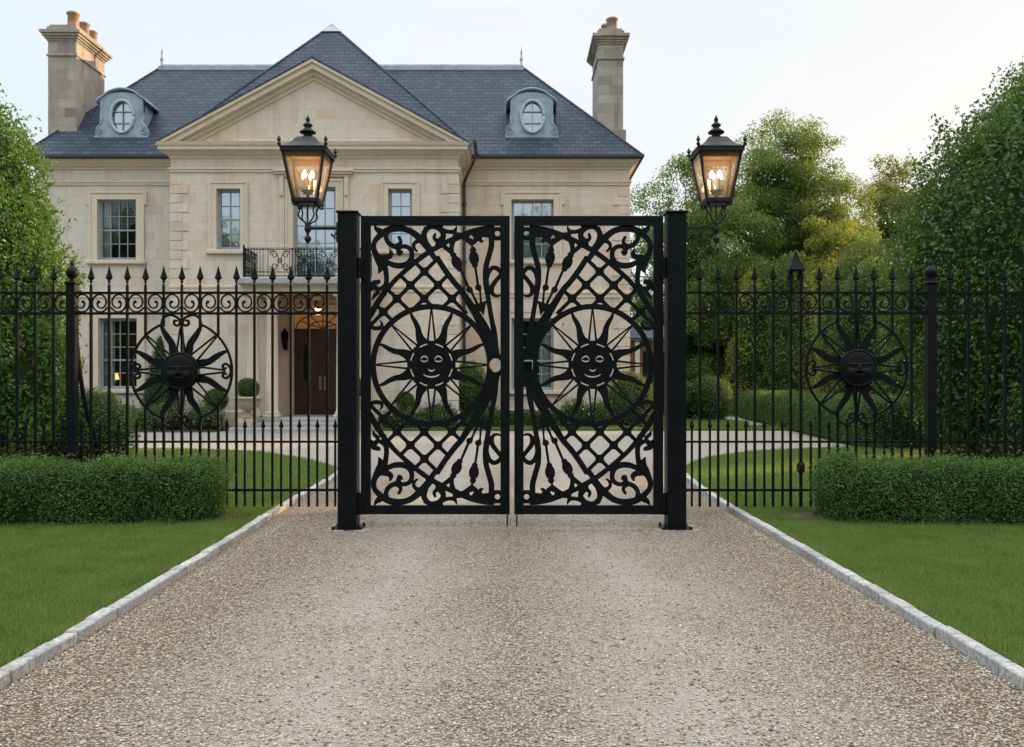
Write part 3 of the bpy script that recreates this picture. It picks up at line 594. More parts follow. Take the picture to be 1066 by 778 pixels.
# -- shrubs before the house
bush('cypress', [(-12.25, 30.1, 1.0, .62, .6, 1.15), (-12.25, 30.1, 1.75, .42, .42, 1.1), (-12.25, 30.1, 2.35, .22, .22, .95)], 9000, .07, M_cyp, 'dark green cone shaped cypress before the left side of the house', 'conifer', rough=.07)
def ball(x, y, z, r, label, n=2600): return bush('topiary_ball', [(x, y, z, r, r, r)], n, .045, M_box, label, 'topiary', rough=.02, core=.9)
ball(-10.25, 29.9, 1.05, .42, 'clipped green ball right of the cone shaped cypress')
ball(-14.7, 31.3, .95, .36, 'small clipped ball under the lower left window')
ball(-3.75, 30.4, 1.02, .33, 'small clipped ball left of the tree shaped topiary, seen through the left gate')
bush('topiary_tree', [(-1.55, 31.4, 1.35, .7, .7, 1.05)], 6000, .06, M_box, 'tall egg shaped topiary seen through the sun of the left gate', 'topiary', rough=.04, core=.88)
bush('flower_shrub', [(-13.6, 29.8, .35, 1.0, .6, .55), (-11.9, 29.4, .35, 1.0, .6, .6), (-10.5, 29.4, .35, .75, .5, .55)], 14000, .06, M_shrub, 'low leafy shrubs in the bed below the left wing', 'shrub', rough=.09, shoots=150, shoot_len=.25, flowers=90)
bush('flower_shrub', [(-16, 30.8, .4, 1.4, .7, .7)], 7000, .06, M_shrub, 'green shrub at the far left of the bed by the house', 'shrub', rough=.09, shoots=50, shoot_len=.25)
bush('flower_shrub', [(-3.9, 30.35, .3, .8, .4, .5), (-2.6, 30.4, .35, .8, .4, .6), (-1.1, 31.3, .35, .8, .5, .6)], 12000, .06, M_shrub, 'leafy shrubs with small white flowers below the sun of the left gate', 'shrub', rough=.09, shoots=150, shoot_len=.3, flowers=120)
hedge('low_border', -.35, 31.9, 2.1, 31.9, .34, .62, 6000, .06, M_box, 'low clipped border under the lower right window', rough=.05)
bush('flower_shrub', [(2.3, 31.3, .3, .6, .5, .7), (3.1, 31.3, .35, .6, .5, .6)], 7000, .07, M_shrub, 'leafy shrubs with pale flowers at the corner of the right wing', 'shrub', rough=.09, shoots=80, shoot_len=.3, flowers=60)
bush('rounded_bush', [(4.3, 31.6, .9, .95, .8, 1.15)], 8000, .07, M_shrub, 'big round bush before the garden room, seen through the right gate', rough=.07)
# far wood closing the view behind the garden
E = [(x, 82+4*math.sin(x), 2, 5.5, 4, 6+2*math.sin(x*.37)) for x in range(-76, 90, 6)]
fw = bush('far_woodland', E, 60000, .5, M_treeleaf2, 'distant belt of woodland behind the garden', 'woodland', rough=.5); 
for c in children(fw): c['kind'] = 'stuff'
fw['kind'] = 'stuff'
# unseen wood added behind the viewer: darkens what the panes and the black paint mirror
E = [(x, -36+3*math.sin(x*1.3), 8, 7, 5, 12+2.5*math.sin(x*.57)) for x in range(-60, 62, 9)]
fw2 = bush('reflection_woodland', E, 26000, .7, M_treeleaf2, 'unseen belt of trees added behind the viewer to darken reflections', 'woodland', rough=.6)
for c in children(fw2): c['kind'] = 'stuff'
fw2['kind'] = 'stuff'


# ------------------------------------------------------------------ the house
HC = -7.04; YB = 30.8; YW = 32.8            # centre line, front of the block, front of the wings
BX0, BX1 = -12.15, -1.92; WX0, WX1 = -18.0, 4.45
house = thing('stone_house', (HC, YB, 0), 'large two storey limestone house with slate roof, pediment, balcony and two tall chimneys', 'house')
def wall(mb, x0, x1, z0, z1, Y, ops, rev=.24):
    xs = sorted({x0, x1, *[o[0] for o in ops], *[o[1] for o in ops]}); zs = sorted({z0, z1, *[o[2] for o in ops], *[o[3] for o in ops]})
    for i in range(len(xs)-1):
        for j in range(len(zs)-1):
            cx, cz = (xs[i]+xs[i+1])/2, (zs[j]+zs[j+1])/2
            if any(o[0] < cx < o[1] and o[2] < cz < o[3] for o in ops): continue
            mb.add([(xs[i], Y, zs[j]), (xs[i+1], Y, zs[j]), (xs[i+1], Y, zs[j+1]), (xs[i], Y, zs[j+1])], [(0, 1, 2, 3)])
    for a, b, c, d in ops:
        q = Y+rev
        mb.add([(a, Y, c), (b, Y, c), (b, Y, d), (a, Y, d), (a, q, c), (b, q, c), (b, q, d), (a, q, d)], [(0, 4, 5, 1), (1, 5, 6, 2), (2, 6, 7, 3), (3, 7, 4, 0)])
W_up_l = (-15.72, -14.25, 6.3, 8.6); W_lo_l = (-15.68, -14.22, 1.40, 4.1)
W_up_r = (-.02, 1.58, 6.3, 8.6); W_lo_r = (-.02, 1.58, 1.36, 4.1)
B_l = (-10.52, -9.67, 6.38, 8.56); B_r = (-4.41, -3.56, 6.38, 8.56); FW = (-7.80, -6.28, 5.28, 8.62)
DOORWAY = (-8.83, -5.25, .0, 4.72)
m = MB(); wall(m, BX0, BX1, 0, 10.0, YB, [B_l, B_r, FW, DOORWAY]); m.build('front_wall', M_stone, house)
m = MB(); wall(m, WX0, BX0-.003, 0, 10.05, YW, [W_up_l, W_lo_l]); m.build('wing_wall', M_stone_wing, house)
m = MB(); wall(m, BX1+.003, WX1, 0, 10.05, YW, [W_up_r, W_lo_r]); m.build('wing_wall', M_stone_warm, house)
m = MB()
m.add([(BX1, YB, 0), (BX1, YW+.1, 0), (BX1, YW+.1, 10), (BX1, YB, 10)], [(0, 1, 2, 3)]); m.add([(BX0, YB, 0), (BX0, YW+.1, 0), (BX0, YW+.1, 10), (BX0, YB, 10)], [(3, 2, 1, 0)])
m.add([(WX1, YW, 0), (WX1, 42, 0), (WX1, 42, 10.05), (WX1, YW, 10.05)], [(0, 1, 2, 3)]); m.add([(WX0, YW, 0), (WX0, 42, 0), (WX0, 42, 10.05), (WX0, YW, 10.05)], [(3, 2, 1, 0)])
m.add([(WX0, 42, 0), (WX1, 42, 0), (WX1, 42, 10.05), (WX0, 42, 10.05)], [(3, 2, 1, 0)]); m.build('side_wall', M_stone, house)
# quoins
def quoins(x, Y, dirn, z0, z1, mat, extra=()):
    q = MB(); z = z0; i = 0
    while z+.33 < z1:
        L = .62 if i % 2 else .40
        a, b = (x, x+dirn*L) if dirn > 0 else (x+dirn*L, x)
        a2, b2 = (a-.028, b) if dirn > 0 else (a, b+.028)
        q.cbox(a2, b2, Y-.028, Y+.32, z+.008, z+.327, .012); z += .335; i += 1
    q.build('quoins', mat, house)
quoins(BX0, YB, 1, 0, 9.1, M_stone); quoins(BX1, YB, -1, 0, 9.1, M_stone); quoins(WX1, YW, -1, 0, 9.2, M_stone_warm); quoins(WX0, YW, 1, 0, 9.2, M_stone_wing)
# mouldings: profile rows (out, z) swept round a plan path
def mould(name, path, prof, mat, parent=None):
    """path [(x,y)] going left to right along the front, outward normal towards -y; prof from bottom to top (outset, z)"""
    P = [np.array(p, float) for p in path]; n = len(P); mit = []
    for i in range(n):
        t0 = P[i]-P[i-1] if i else P[1]-P[0]; t1 = P[i+1]-P[i] if i < n-1 else t0
        t0 = t0/np.linalg.norm(t0); t1 = t1/np.linalg.norm(t1); n0 = np.array([t0[1], -t0[0]]); n1 = np.array([t1[1], -t1[0]]); q = n0+n1; q = q/(q@q)*2; mit.append(q)
    prof = [(-.05, prof[0][1])]+list(prof)+[(-.05, prof[-1][1])]
    rings = [[(P[i][0]+mit[i][0]*o, P[i][1]+mit[i][1]*o, z) for o, z in prof] for i in range(n)]
    mb = MB(); mb.loft([r[::-1] for r in rings]); return mb.build(name, mat, parent or house)
blockpath = [(BX0, YW+.2), (BX0, YB), (BX1, YB), (BX1, YW)]
lw = [(WX0, 41.9), (WX0, YW), (BX0-.01, YW)]; rw = [(BX1+.01, YW), (WX1, YW), (WX1, 41.9)]
STR = [(.0, 9.13), (.05, 9.15), (.05, 9.22), (.085, 9.24), (.085, 9.31), (.0, 9.33)]
for p in (blockpath, lw, rw): mould('string_course', p, STR, M_trim)
BAND = [(.0, 4.86), (.04, 4.88), (.04, 5.0), (.07, 5.03), (.07, 5.1), (.0, 5.13)]
for p in ([(BX0, YW), (BX0, YB), (-9.15, YB)], [(-4.93, YB), (BX1, YB), (BX1, YW)], lw, rw): mould('band_course', p, BAND, M_trim)
PL = [(.0, .0), (.06, .0), (.06, .62), (.0, .66)]
for p in ([(BX0, YW), (BX0, YB), (-9.6, YB)], [(-4.45, YB), (BX1, YB), (BX1, YW)], lw, rw): mould('plinth', p, PL, M_trim)
CORW = [(.0, 9.72), (.06, 9.74), (.06, 9.80), (.16, 9.84), (.22, 9.92), (.30, 9.94), (.30, 10.02), (.36, 10.05)]
for p in (lw, rw): mould('cornice', p, CORW, M_trim)
CORB = [(.0, 9.62), (.05, 9.64), (.05, 9.72), (.15, 9.77), (.22, 9.86), (.34, 9.88), (.34, 10.0), (.38, 10.02), (.42, 10.14), (.0, 10.15)]
mould('cornice', blockpath, CORB, M_trim)
GUT = [(.30, 10.056), (.44, 10.056), (.50, 10.10), (.50, 10.19), (.47, 10.19)]
for p in (lw, rw):
    g = MB(); mould('gutter', p, GUT, M_gutter)
# pediment
PX0, PX1, PZ0, PZA = HC-5.50, HC+5.50, 10.155, 13.12; YP = YB-.40
m = MB(); m.prism([(BX0+.1, 10.14), (BX1-.1, 10.14), (HC, 12.75)], YB+.02, YB+.3); m.build('tympanum', M_stone, house)
sl = (PZA-PZ0)/(HC-PX0); ang = math.atan(sl)
for sgn in (-1, 1):
    m = MB()
    # raking cornice: layers perpendicular to the slope
    for (o0, o1, yy) in ((-.60, -.47, YB-.04), (-.47, -.33, YB-.14), (-.33, -.15, YP+.08), (-.15, -.055, YP)):
        c0, c1 = o0/math.cos(ang), o1/math.cos(ang)
        xa = lambda c: HC+sgn*((PZA+c)-PZ0)/sl
        pts = [(xa(c1), PZ0), (HC, PZA+c1), (HC, PZA+c0), (xa(c0), PZ0)]
        if sgn > 0: pts = pts[::-1]
        m.prism(pts[::-1] if False else pts, yy, YB+.25) if False else m.prism(pts[::-1], yy, YB+.2)
    m.build('raking_cornice', M_trim, house)
# roofs
def face(mb, *pts): mb.add(pts, [tuple(range(len(pts)))])
m = MB(); EZ = 10.17; RY, RZ, RXL, RXR = 36.2, 14.9, -14.65, .40; e0, e1, yf, yb = WX0-.45, WX1+.45, YW-.45, 42.4
face(m, (e0, yf, EZ), (e1, yf, EZ), (RXR, RY, RZ), (RXL, RY, RZ)); face(m, (e1, yf, EZ), (e1, yb, EZ), (RXR, RY, RZ)); face(m, (e1, yb, EZ), (e0, yb, EZ), (RXL, RY, RZ), (RXR, RY, RZ)); face(m, (e0, yb, EZ), (e0, yf, EZ), (RXL, RY, RZ)); face(m, (e0, yf, EZ-.01), (e0, yb, EZ-.01), (e1, yb, EZ-.01), (e1, yf, EZ-.01))
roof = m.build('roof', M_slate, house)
AX, AY, AZ = -7.35, 35.3, 16.25
m = MB(); q0, q1, r0 = BX0-.42, BX1+.42, YB+.12; EB = 10.16; yk = 39.8
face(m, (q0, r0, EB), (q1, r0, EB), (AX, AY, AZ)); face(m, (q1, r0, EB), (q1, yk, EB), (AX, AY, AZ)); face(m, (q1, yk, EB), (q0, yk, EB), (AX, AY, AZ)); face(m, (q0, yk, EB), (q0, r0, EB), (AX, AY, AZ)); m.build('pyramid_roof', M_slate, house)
# little gable roof behind the pediment
m = MB(); 
for sgn in (-1, 1):
    a = (HC+sgn*5.53, YP-.02, PZ0-.02); b = (HC, YP-.02, PZA); c = (HC, 35, PZA); d = (HC+sgn*5.53, 35, PZ0-.02); t_ = .055
    up_ = [tuple(np.array(v)+(0, 0, .0)) for v in (a, b, c, d)]; dn = [tuple(np.array(v)-(0, 0, t_)) for v in (a, b, c, d)]
    m.loft([dn, up_] if sgn < 0 else [dn[::-1], up_[::-1]])
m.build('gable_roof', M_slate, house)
m = MB(); m.tube([(RXL, RY, RZ), (RXR, RY, RZ)], .10, 8); m.box(RXL-.1, RXR+.1, RY-.17, RY-.12, RZ-.2, RZ-.04)
m.build('ridge_flashing', M_lead, house)
m = MB(); hh = .40; k = hh/(AZ-EB); pts = [(AX+(x-AX)*k, AY+(y-AY)*k, AZ-hh+.03) for x, y in ((q0, r0), (q1, r0), (q1, yk), (q0, yk))]
pts = [(AX+(p[0]-AX)*1.12, AY+(p[1]-AY)*1.12, p[2]) for p in pts]; m.loft([pts, [(AX+.01*a, AY+.01*b, AZ+.05) for a, b in ((-1, -1), (1, -1), (1, 1), (-1, 1))]]); m.build('roof_cap', M_lead, house)
m = MB()
for (a, b) in (((q0, r0, EB), (AX, AY, AZ)), ((q1, r0, EB), (AX, AY, AZ)), ((e0, yf, EZ), (RXL, RY, RZ)), ((e1, yf, EZ), (RXR, RY, RZ))): m.tube([a, b], .045, 6)
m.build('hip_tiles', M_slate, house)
for x in (RXL, RXR):
    MB().lathe(x, RY, [(.05, RZ), (.07, RZ+.1), (.035, RZ+.16), (.08, RZ+.25), (.09, RZ+.31), (.04, RZ+.38), (.035, RZ+.5), (.055, RZ+.54), (.004, RZ+.86)], 10).build('roof_finial', M_lead, house, True)
# drainpipe with hopper
m = MB(); m.tube(spline([(BX1+.62, YB+.1, 10.05), (BX1+.60, YB+.3, 9.75), (BX1+.2, YW-.35, 9.35), (BX1+.12, YW-.12, 9.1), (BX1+.12, YW-.12, 8.5)], 5), .055, 8); m.tube([(BX1+.12, YW-.12, 8.5), (BX1+.12, YW-.12, .1)], .055, 8)
for z in (8.4, 6.2, 4, 1.8): m.box(BX1+.04, BX1+.2, YW-.19, YW, z, z+.06)
m.build('drainpipe', M_gutter, house)
m = MB(); m.tube([(BX1+.60, YB-.3, 10.17), (BX1+.60, YW-.5, 10.17)], .07, 8); m.build('gutter', M_gutter, house)
# chimneys
def chimney(x0, x1, y0, y1, zb, zt, pots, side):
    m = MB(); m.box(x0, x1, y0, y1, zb, zt-.70); c = m.build('chimney', M_chim, house)
    t = MB()
    MB().box(x0-.05, x1+.05, y0-.05, y1+.05, zt-1.28, zt-1.22).build('chimney_band', M_chim, c)
    for o, a, b in ((.04, zt-.70, zt-.62), (.10, zt-.62, zt-.54), (.16, zt-.54, zt-.44), (.23, zt-.44, zt-.33), (.04, zt-.33, zt-.16), (-.03, zt-.16, zt-.06)): t.box(x0-o, x1+o, y0-o, y1+o, a, b)
    t.build('chimney_cap', M_chim, c); MB().box(x0-.1, x1+.1, y0-.1, y1+.1, zb, side).build('chimney_base', M_chim, c)
    for (px, py, r, h) in pots: MB().lathe(px, py, [(r*1.1, zt-.10), (r, zt), (r*.93, zt+h*.8), (r*1.12, zt+h*.84), (r*1.15, zt+h*.93), (r*1.02, zt+h), (r*.8, zt+h), (r*.75, zt+h*.5)], 16).build('chimney_pot', M_terra, c, True)
chimney(-17.87, -16.78, 33.3, 35.6, 9.9, 15.52, [(-17.1, 33.7, .215, .55), (-17.1, 34.55, .19, .5), (-17.1, 35.25, .18, .45)], 10.7)
chimney(3.38, 4.36, 33.9, 36.3, 9.9, 15.62, [(3.98, 34.4, .215, .52), (3.85, 35.2, .2, .6), (3.8, 35.9, .2, .55)], 11.55)
# dormers
M_ovalframe = simple('blue_grey_frame_paint', (.40, .45, .49), .6, 0, 5, .12); M_blind = simple('pale_blue_blind', (.62, .74, .82), .9, 0, 3, .06)
def dormer(cx):
    Y0 = 33.05; zb = 10.17+(Y0-.02-yf)*(RZ-EZ)/(RY-yf)-.02; p = Plate(-1.15, 1.15, -.1, 2.1, .02)
    half = [(1.02, 0), (1.02, .10), (1.0, .22), (.98, .36), (.88, .50), (.82, .64), (.84, .80), (.82, 1.0), (.82, 1.42)]
    arc = [(.82*math.cos(a), 1.42+.36*math.sin(a)) for a in [PI*k/12 for k in range(1, 12)]]
    p.poly(half+arc+[(-x, z) for x, z in half[::-1]]); p.ell(.03, .84, .40, .58, sub=True)
    d = p.mesh('dormer', M_zinc, lambda x, z: (cx+x, zb+z), Y0, Y0+.18, house)
    m = MB(); hood = [(-.98, 1.36), (-.90, 1.46), (-.70, 1.60), (-.42, 1.79), (0, 1.88), (.42, 1.79), (.70, 1.60), (.90, 1.46), (.98, 1.36)]; hp = spline(hood, 4)
    rings = []
    for x, z in hp: 
        zz = zb+z; yy = yf+(zz-.05-EZ)*(RY-yf)/(RZ-EZ)+.3; rings.append([(cx+x, Y0-.06, zz), (cx+x, Y0-.06, zz+.07), (cx+x, yy, zz+.07), (cx+x, yy, zz-.05)])
    m.loft(rings); m.build('dormer_hood', M_zinc, d, True)
    for s in (-1, 1):
        x = cx+s*.80; m = MB(); q = [(Y0+.1, zb), (Y0+.1, zb+1.5), (Y0+2.2, zb+1.5)]
        rr_ = [[(x-.02, a, b) for a, b in q], [(x+.02, a, b) for a, b in q]]; m.loft(rr_); m.build('dormer_cheek', M_zinc, d)
        m = MB(); m.box(cx+s*.90-.12, cx+s*.90+.12, Y0-.05, Y0+.10, zb+.02, zb+.09); sp = []
        for k in range(20): t_ = k/19; a_ = -PI/2+t_*3.4*PI; g_ = .16*(1-t_*.72); sp.append((cx+s*(.84+g_*math.cos(a_)*.9), Y0-.015, zb+.27+g_*math.sin(a_)))
        m.tube(sp, .024, 6); m.tube([tuple(v) for v in spline([(cx+s*.97, Y0-.01, zb+.40), (cx+s*.80, Y0-.01, zb+.56), (cx+s*.72, Y0-.01, zb+.78), (cx+s*.76, Y0-.01, zb+1.05), (cx+s*.76, Y0-.01, zb+1.34)], 4)], .03, 6)
        m.build('scroll_moulding', M_zinc, d)
    ring = [(.03+.435*math.cos(a), .84+.615*math.sin(a)) for a in [2*PI*k/32 for k in range(33)]]; m = MB(); m.tube([(cx+x, Y0-.03, zb+z) for x, z in ring], .06, 8)
    f = m.build('oval_frame', M_ovalframe, d, True)
    m = MB(); m.box(cx+.015, cx+.045, Y0+.02, Y0+.07, zb+.26, zb+1.42)
    for z in (.58, 1.02): m.box(cx-.36, cx+.42, Y0+.022, Y0+.068, zb+z, zb+z+.03)
    m.build('glazing_bars', M_winframe, f)
    MB().prism([(cx+.03+.41*math.cos(a), zb+.84+.59*math.sin(a)) for a in [2*PI*k/28 for k in range(28)]], Y0+.08, Y0+.09).build('pane', M_glass_sky, f)
    MB().prism([(cx+.03+.5*math.cos(a), zb+.84+.68*math.sin(a)) for a in [2*PI*k/28 for k in range(28)]], Y0+.100, Y0+.112).build('blind', M_blind, f)
dormer(X(126.5, 33.05)); dormer(X(553.5, 33.05))
# windows
def window(o, Y, cols, rows, style, surround=.30, ears=True, sill=True, sash=True, glassm=None, head=False):
    a, b, c, d = o; y = Y+.17; m = MB(); fw_ = .095
    m.box(a+.002, a+fw_, y, y+.07, c+.002, d-.002); m.box(b-fw_, b-.002, y, y+.07, c+.002, d-.002); m.box(a+fw_, b-fw_, y+.002, y+.068, d-fw_, d-.002); m.box(a+fw_, b-fw_, y+.002, y+.068, c+.002, c+fw_+.03)
    ia, ib, ic, id_ = a+fw_, b-fw_, c+fw_+.03, d-fw_
    for i in range(1, cols): x = ia+(ib-ia)*i/cols; m.box(x-.014, x+.014, y+.012, y+.05, ic, id_)
    for j in range(1, rows): z = ic+(id_-ic)*j/rows; t = .03 if (sash and j == rows//2) else .014; m.box(ia, ib, y+.014, y+.048, z-t, z+t)
    w_ = m.build('window', M_winframe, house)
    MB().box(ia, ib, y+.056, y+.062, ic, id_).build('pane', glassm or M_glass, w_)
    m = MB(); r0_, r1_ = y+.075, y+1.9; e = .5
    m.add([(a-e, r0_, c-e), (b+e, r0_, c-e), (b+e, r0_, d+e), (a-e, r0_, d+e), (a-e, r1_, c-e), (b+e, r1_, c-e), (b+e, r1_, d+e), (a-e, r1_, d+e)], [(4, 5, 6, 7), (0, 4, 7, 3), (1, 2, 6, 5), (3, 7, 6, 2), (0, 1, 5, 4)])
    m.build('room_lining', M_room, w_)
    def drape(x0, x1, yy, mat):
        q = MB(); n = max(8, int((x1-x0)/.025)); top = []; 
        for i in range(n+1): x = x0+(x1-x0)*i/n; top.append((x, yy+.035*math.sin(x*48)+.02*math.sin(x*21)))
        q.add([(x, v, c) for x, v in top]+[(x, v, d) for x, v in top], [(i, i+1, n+2+i, n+1+i) for i in range(n)]); q.build('curtain', mat, w_, True)
    if style == 'sheer': drape(a, b, y+.22, M_sheer)
    elif style == 'left': drape(a, a+.36, y+.25, M_curtain); drape(b-.2, b, y+.25, M_curtain)
    elif style == 'half': drape(a, a+.42, y+.25, M_curtain)
    elif style == 'right': drape(b-.55, b, y+.25, M_curtain)
    if surround:
        s = surround; q = MB(); lo = c-.0
        q.box(a-s, a, Y-.045, Y+.02, lo, d+s); q.box(b, b+s, Y-.045, Y+.02, lo, d+s); q.box(a, b, Y-.045, Y+.02, d, d+s)
        t = .07; q.box(a-s-.012, a-s+t, Y-.075, Y-.043, lo, d+s+.012); q.box(b+s-t, b+s+.012, Y-.075, Y-.043, lo, d+s+.012); q.box(a-s+t, b+s-t, Y-.075, Y-.043, d+s-t, d+s+.012)
        if ears:
            for x in (a-s-.10, b+s+.015): q.box(x, x+.085, Y-.06, Y+.02, d+s-.5, d+s+.0)
        q.build('architrave', M_trim, w_)
    if sill: MB().cbox(a-surround-.1, b+surround+.1, Y-.14, Y+.2, c-.15, c-.002, .02).build('sill', M_trim, w_)
    return w_
window(W_up_l, YW, 4, 4, 'left'); wl = window(W_lo_l, YW, 4, 5, 'half'); window(W_up_r, YW, 4, 4, 'sheer', glassm=M_glass_sky); window(W_lo_r, YW, 4, 5, 'right')
window(B_l, YB, 2, 4, 'sheer', .26, False, glassm=M_glass_sky); window(B_r, YB, 2, 4, 'sheer', .26, False, glassm=M_glass_sky)
fwn = window(FW, YB, 4, 5, 'sheer', .27, False, False, False, glassm=M_glass_sky)
m = MB(); m.box(FW[0]-.66, FW[1]+.66, YB-.24, YB+.02, 9.14, 9.20); m.box(FW[0]-.6, FW[1]+.6, YB-.18, YB+.01, 9.06, 9.139); m.box(FW[0]-.52, FW[1]+.52, YB-.1, YB+.012, 8.97, 9.059)
for s, e in ((FW[0]-.48, FW[0]-.30), (FW[1]+.30, FW[1]+.48)): m.box(s, e, YB-.07, YB+.01, 5.3, 8.969); m.box(s+.02, e-.02, YB-.13, YB-.072, 8.3, 8.96)
m.build('window_hood', M_trim, fwn)
# entrance recess
dx0, dx1, _, dz1 = DOORWAY; YD = 32.25; m = MB()
m.add([(dx0, YB+.2, .42), (dx0, YD, .42), (dx0, YD, dz1), (dx0, YB+.2, dz1)], [(0, 1, 2, 3)]); m.add([(dx1, YB+.2, .42), (dx1, YD, .42), (dx1, YD, dz1), (dx1, YB+.2, dz1)], [(3, 2, 1, 0)])
wall(m, dx0, dx1, .42, dz1, YD, [(-8.14, -6.02, .45, 4.3)], .25)
m.add([(dx0, YB+.2, dz1-.01), (dx1, YB+.2, dz1-.01), (dx1, YD, dz1-.01), (dx0, YD, dz1-.01)], [(0, 3, 2, 1)][::-1]); m.build('entrance_recess', M_stone_warm, house)
m = MB(); dl, dr, db, dt = -8.14, -6.02, .46, 3.58; yy = YD+.1; mid = (dl+dr)/2
m.box(dl+.005, mid-.006, yy, yy+.06, db, dt); m.box(mid+.006, dr-.005, yy, yy+.06, db, dt)
for s0, s1 in ((dl, mid), (mid, dr)):
    for z0, z1 in ((db+.18, db+.95), (db+1.1, dt-.2)):
        for x0, x1, q0, q1 in ((s0+.14, s1-.14, z0, z0+.05), (s0+.14, s1-.14, z1-.05, z1), (s0+.14, s0+.19, z0+.05, z1-.05), (s1-.19, s1-.14, z0+.05, z1-.05)): m.box(x0, x1, yy-.03, yy+.002, q0, q1)
        m.box(s0+.26, s1-.26, yy-.02, yy+.001, z0+.1, z1-.1)
door = m.build('front_door', M_doorwood, house)
m = MB()
for x in (mid-.09, mid+.09): m.tube([(x, yy-.075, 1.42), (x, yy-.075, 1.82)], .018, 8); m.tube([(x, yy-.02, 1.46), (x, yy-.075, 1.46)], .012, 6); m.tube([(x, yy-.02, 1.78), (x, yy-.075, 1.78)], .012, 6); m.box(x-.04, x+.04, yy-.012, yy+.001, 1.38, 1.88)
m.build('handle', M_chrome, door)
MB().box(dl+.34, dl+.56, yy-.026, yy-.021, db+1.3, dt-.5).build('door_glass', M_black, door)
m = MB(); m.box(dl, dr, yy-.05, yy+.08, dt+.005, dt+.09)
for k in range(1, 6): a = PI*k/6; m.tube([(mid, yy+.02, dt+.1), (mid+1.0*math.cos(a), yy+.02, dt+.1+.58*math.sin(a))], .018, 5)
for r in (.5, 1.0): m.tube([(mid+r*math.cos(a), yy+.02, dt+.1+r*.56*math.sin(a)) for a in [PI*k/16 for k in range(17)]], .02, 5)
fan = m.build('fanlight', M_doorwood, house)
MB().box(dl, dr, yy+.06, yy+.065, dt+.09, 4.29).build('pane', emit('lit_fanlight_glass', (.6, .30, .10), .07), fan)
m = MB(); 
for a, b in ((dl-.17, dl), (dr, dr+.17)): m.box(a, b, YD-.07, YD+.02, .44, 4.3)
m.box(dl-.17, dr+.17, YD-.075, YD+.02, 4.3, 4.46); m.box(dl-.25, dr+.25, YD-.13, YD+.02, 4.462, 4.54); m.build('door_surround', M_trim, house)
# porch floor, steps, columns, entablature, balcony
m = MB(); m.cbox(HC-2.35, HC+2.35, 29.32, 32.5, -.1, .44, .02); m.build('porch_floor', M_step, house)
m = MB(); m.cbox(HC-2.1, HC+2.1, 28.9, 29.318, -.1, .30, .02); m.cbox(HC-2.3, HC+2.3, 28.5, 28.898, -.1, .15, .02); m.build('steps', M_step, house)
for x in (-8.90, -8.25, HC*2+8.25, HC*2+8.90):
    b = .44; m = MB(); m.cbox(x-.27, x+.27, 29.47, 30.01, b+.002, b+.12, .015)
    prof = [(.26, b+.122), (.27, b+.16), (.24, b+.2), (.225, b+.23), (.215, b+.3), (.21, b+1.6), (.185, 4.38), (.20, 4.40), (.20, 4.43), (.185, 4.45), (.19, 4.50), (.25, 4.58), (.25, 4.6)]
    m.lathe(x, 29.74, prof, 24); m.cbox(x-.27, x+.27, 29.47, 30.01, 4.601, 4.67, .01); m.build('column', M_trim, house, True)
for x in (-8.9, HC*2+8.9): MB().box(x-.2, x+.2, YB-.12, YB+.02, .44, 4.67).build('pilaster', M_trim, house)
m = MB(); m.box(HC-2.12, HC+2.12, 29.5, YB, 4.672, 4.90); m.box(HC-2.2, HC+2.2, 29.42, YB, 4.90, 4.97); m.build('entablature', M_trim, house)
m = MB(); m.cbox(HC-2.3, HC+2.3, 29.2, YB-.002, 4.972, 5.22, .04); m.build('balcony_floor', M_step, house)
by = 29.3; z0, z1 = 5.24, 6.22; bx0, bx1 = HC-2.05, HC+2.05
p = Plate(0, 4.1, 0, 1.0, .014)
for zz in (.03, .16, .93, .98): p.rect(0, 4.1, zz-.014, zz+.014)
for k in range(0, 42):
    x = .05+k*.1
    if int((x+.1)/.82) % 2 == 0 or x < .4 or x > 3.7: p.rect(x-.008, x+.008, 0, .98)
for cx in (1.22, 2.88, 2.05):
    for s in (-1, 1):
        for v in (-1, 1):
            pts = [(cx+s*(.20+.13*math.cos(t)*(1-t/11)), .55+v*(.19-.0)+v*.13*math.sin(t)*(1-t/11), .024) for t in [k*.6 for k in range(14)]]; p.stroke(pts, pad=.05)
            p.stroke([(cx+s*.02, .55, .02), (cx+s*.08, .55+v*.17, .02), (cx+s*.2, .55+v*.33, .02), (cx+s*.36, .55+v*.3, .02)], pad=.05)
    p.ring(cx, .55, .07, .024)
    for s in (-1, 1): p.rect(cx+s*.40-.008, cx+s*.40+.008, 0, .98)
rail = p.mesh('balcony_railing', M_iron, lambda x, z: (bx0+x, z0+z), by, by+.02, house)
for x in (bx0, bx1):
    m = MB()
    for k in range(15): y = by+.02+k*.1; m.box(x-.008, x+.008, y-.008, y+.008, z0, z1)
    for z in (.03, .93, .98, .5): m.box(x-.012, x+.012, by, YB-.01, z0+z-.012, z0+z+.012)
    for k in range(5):
        cy = by+.2+k*.28; m.tube([(x, cy+.11*math.cos(a), z0+.7+.14*math.sin(a)) for a in [2*PI*q/10 for q in range(11)]], .012, 5); m.tube([(x, cy+.11*math.cos(a), z0+.28+.14*math.sin(a)) for a in [2*PI*q/10 for q in range(11)]], .012, 5)
    m.box(x-.025, x+.025, by-.02, by+.03, z0-.02, z1+.1)
    m.build('railing_return', M_iron, house)
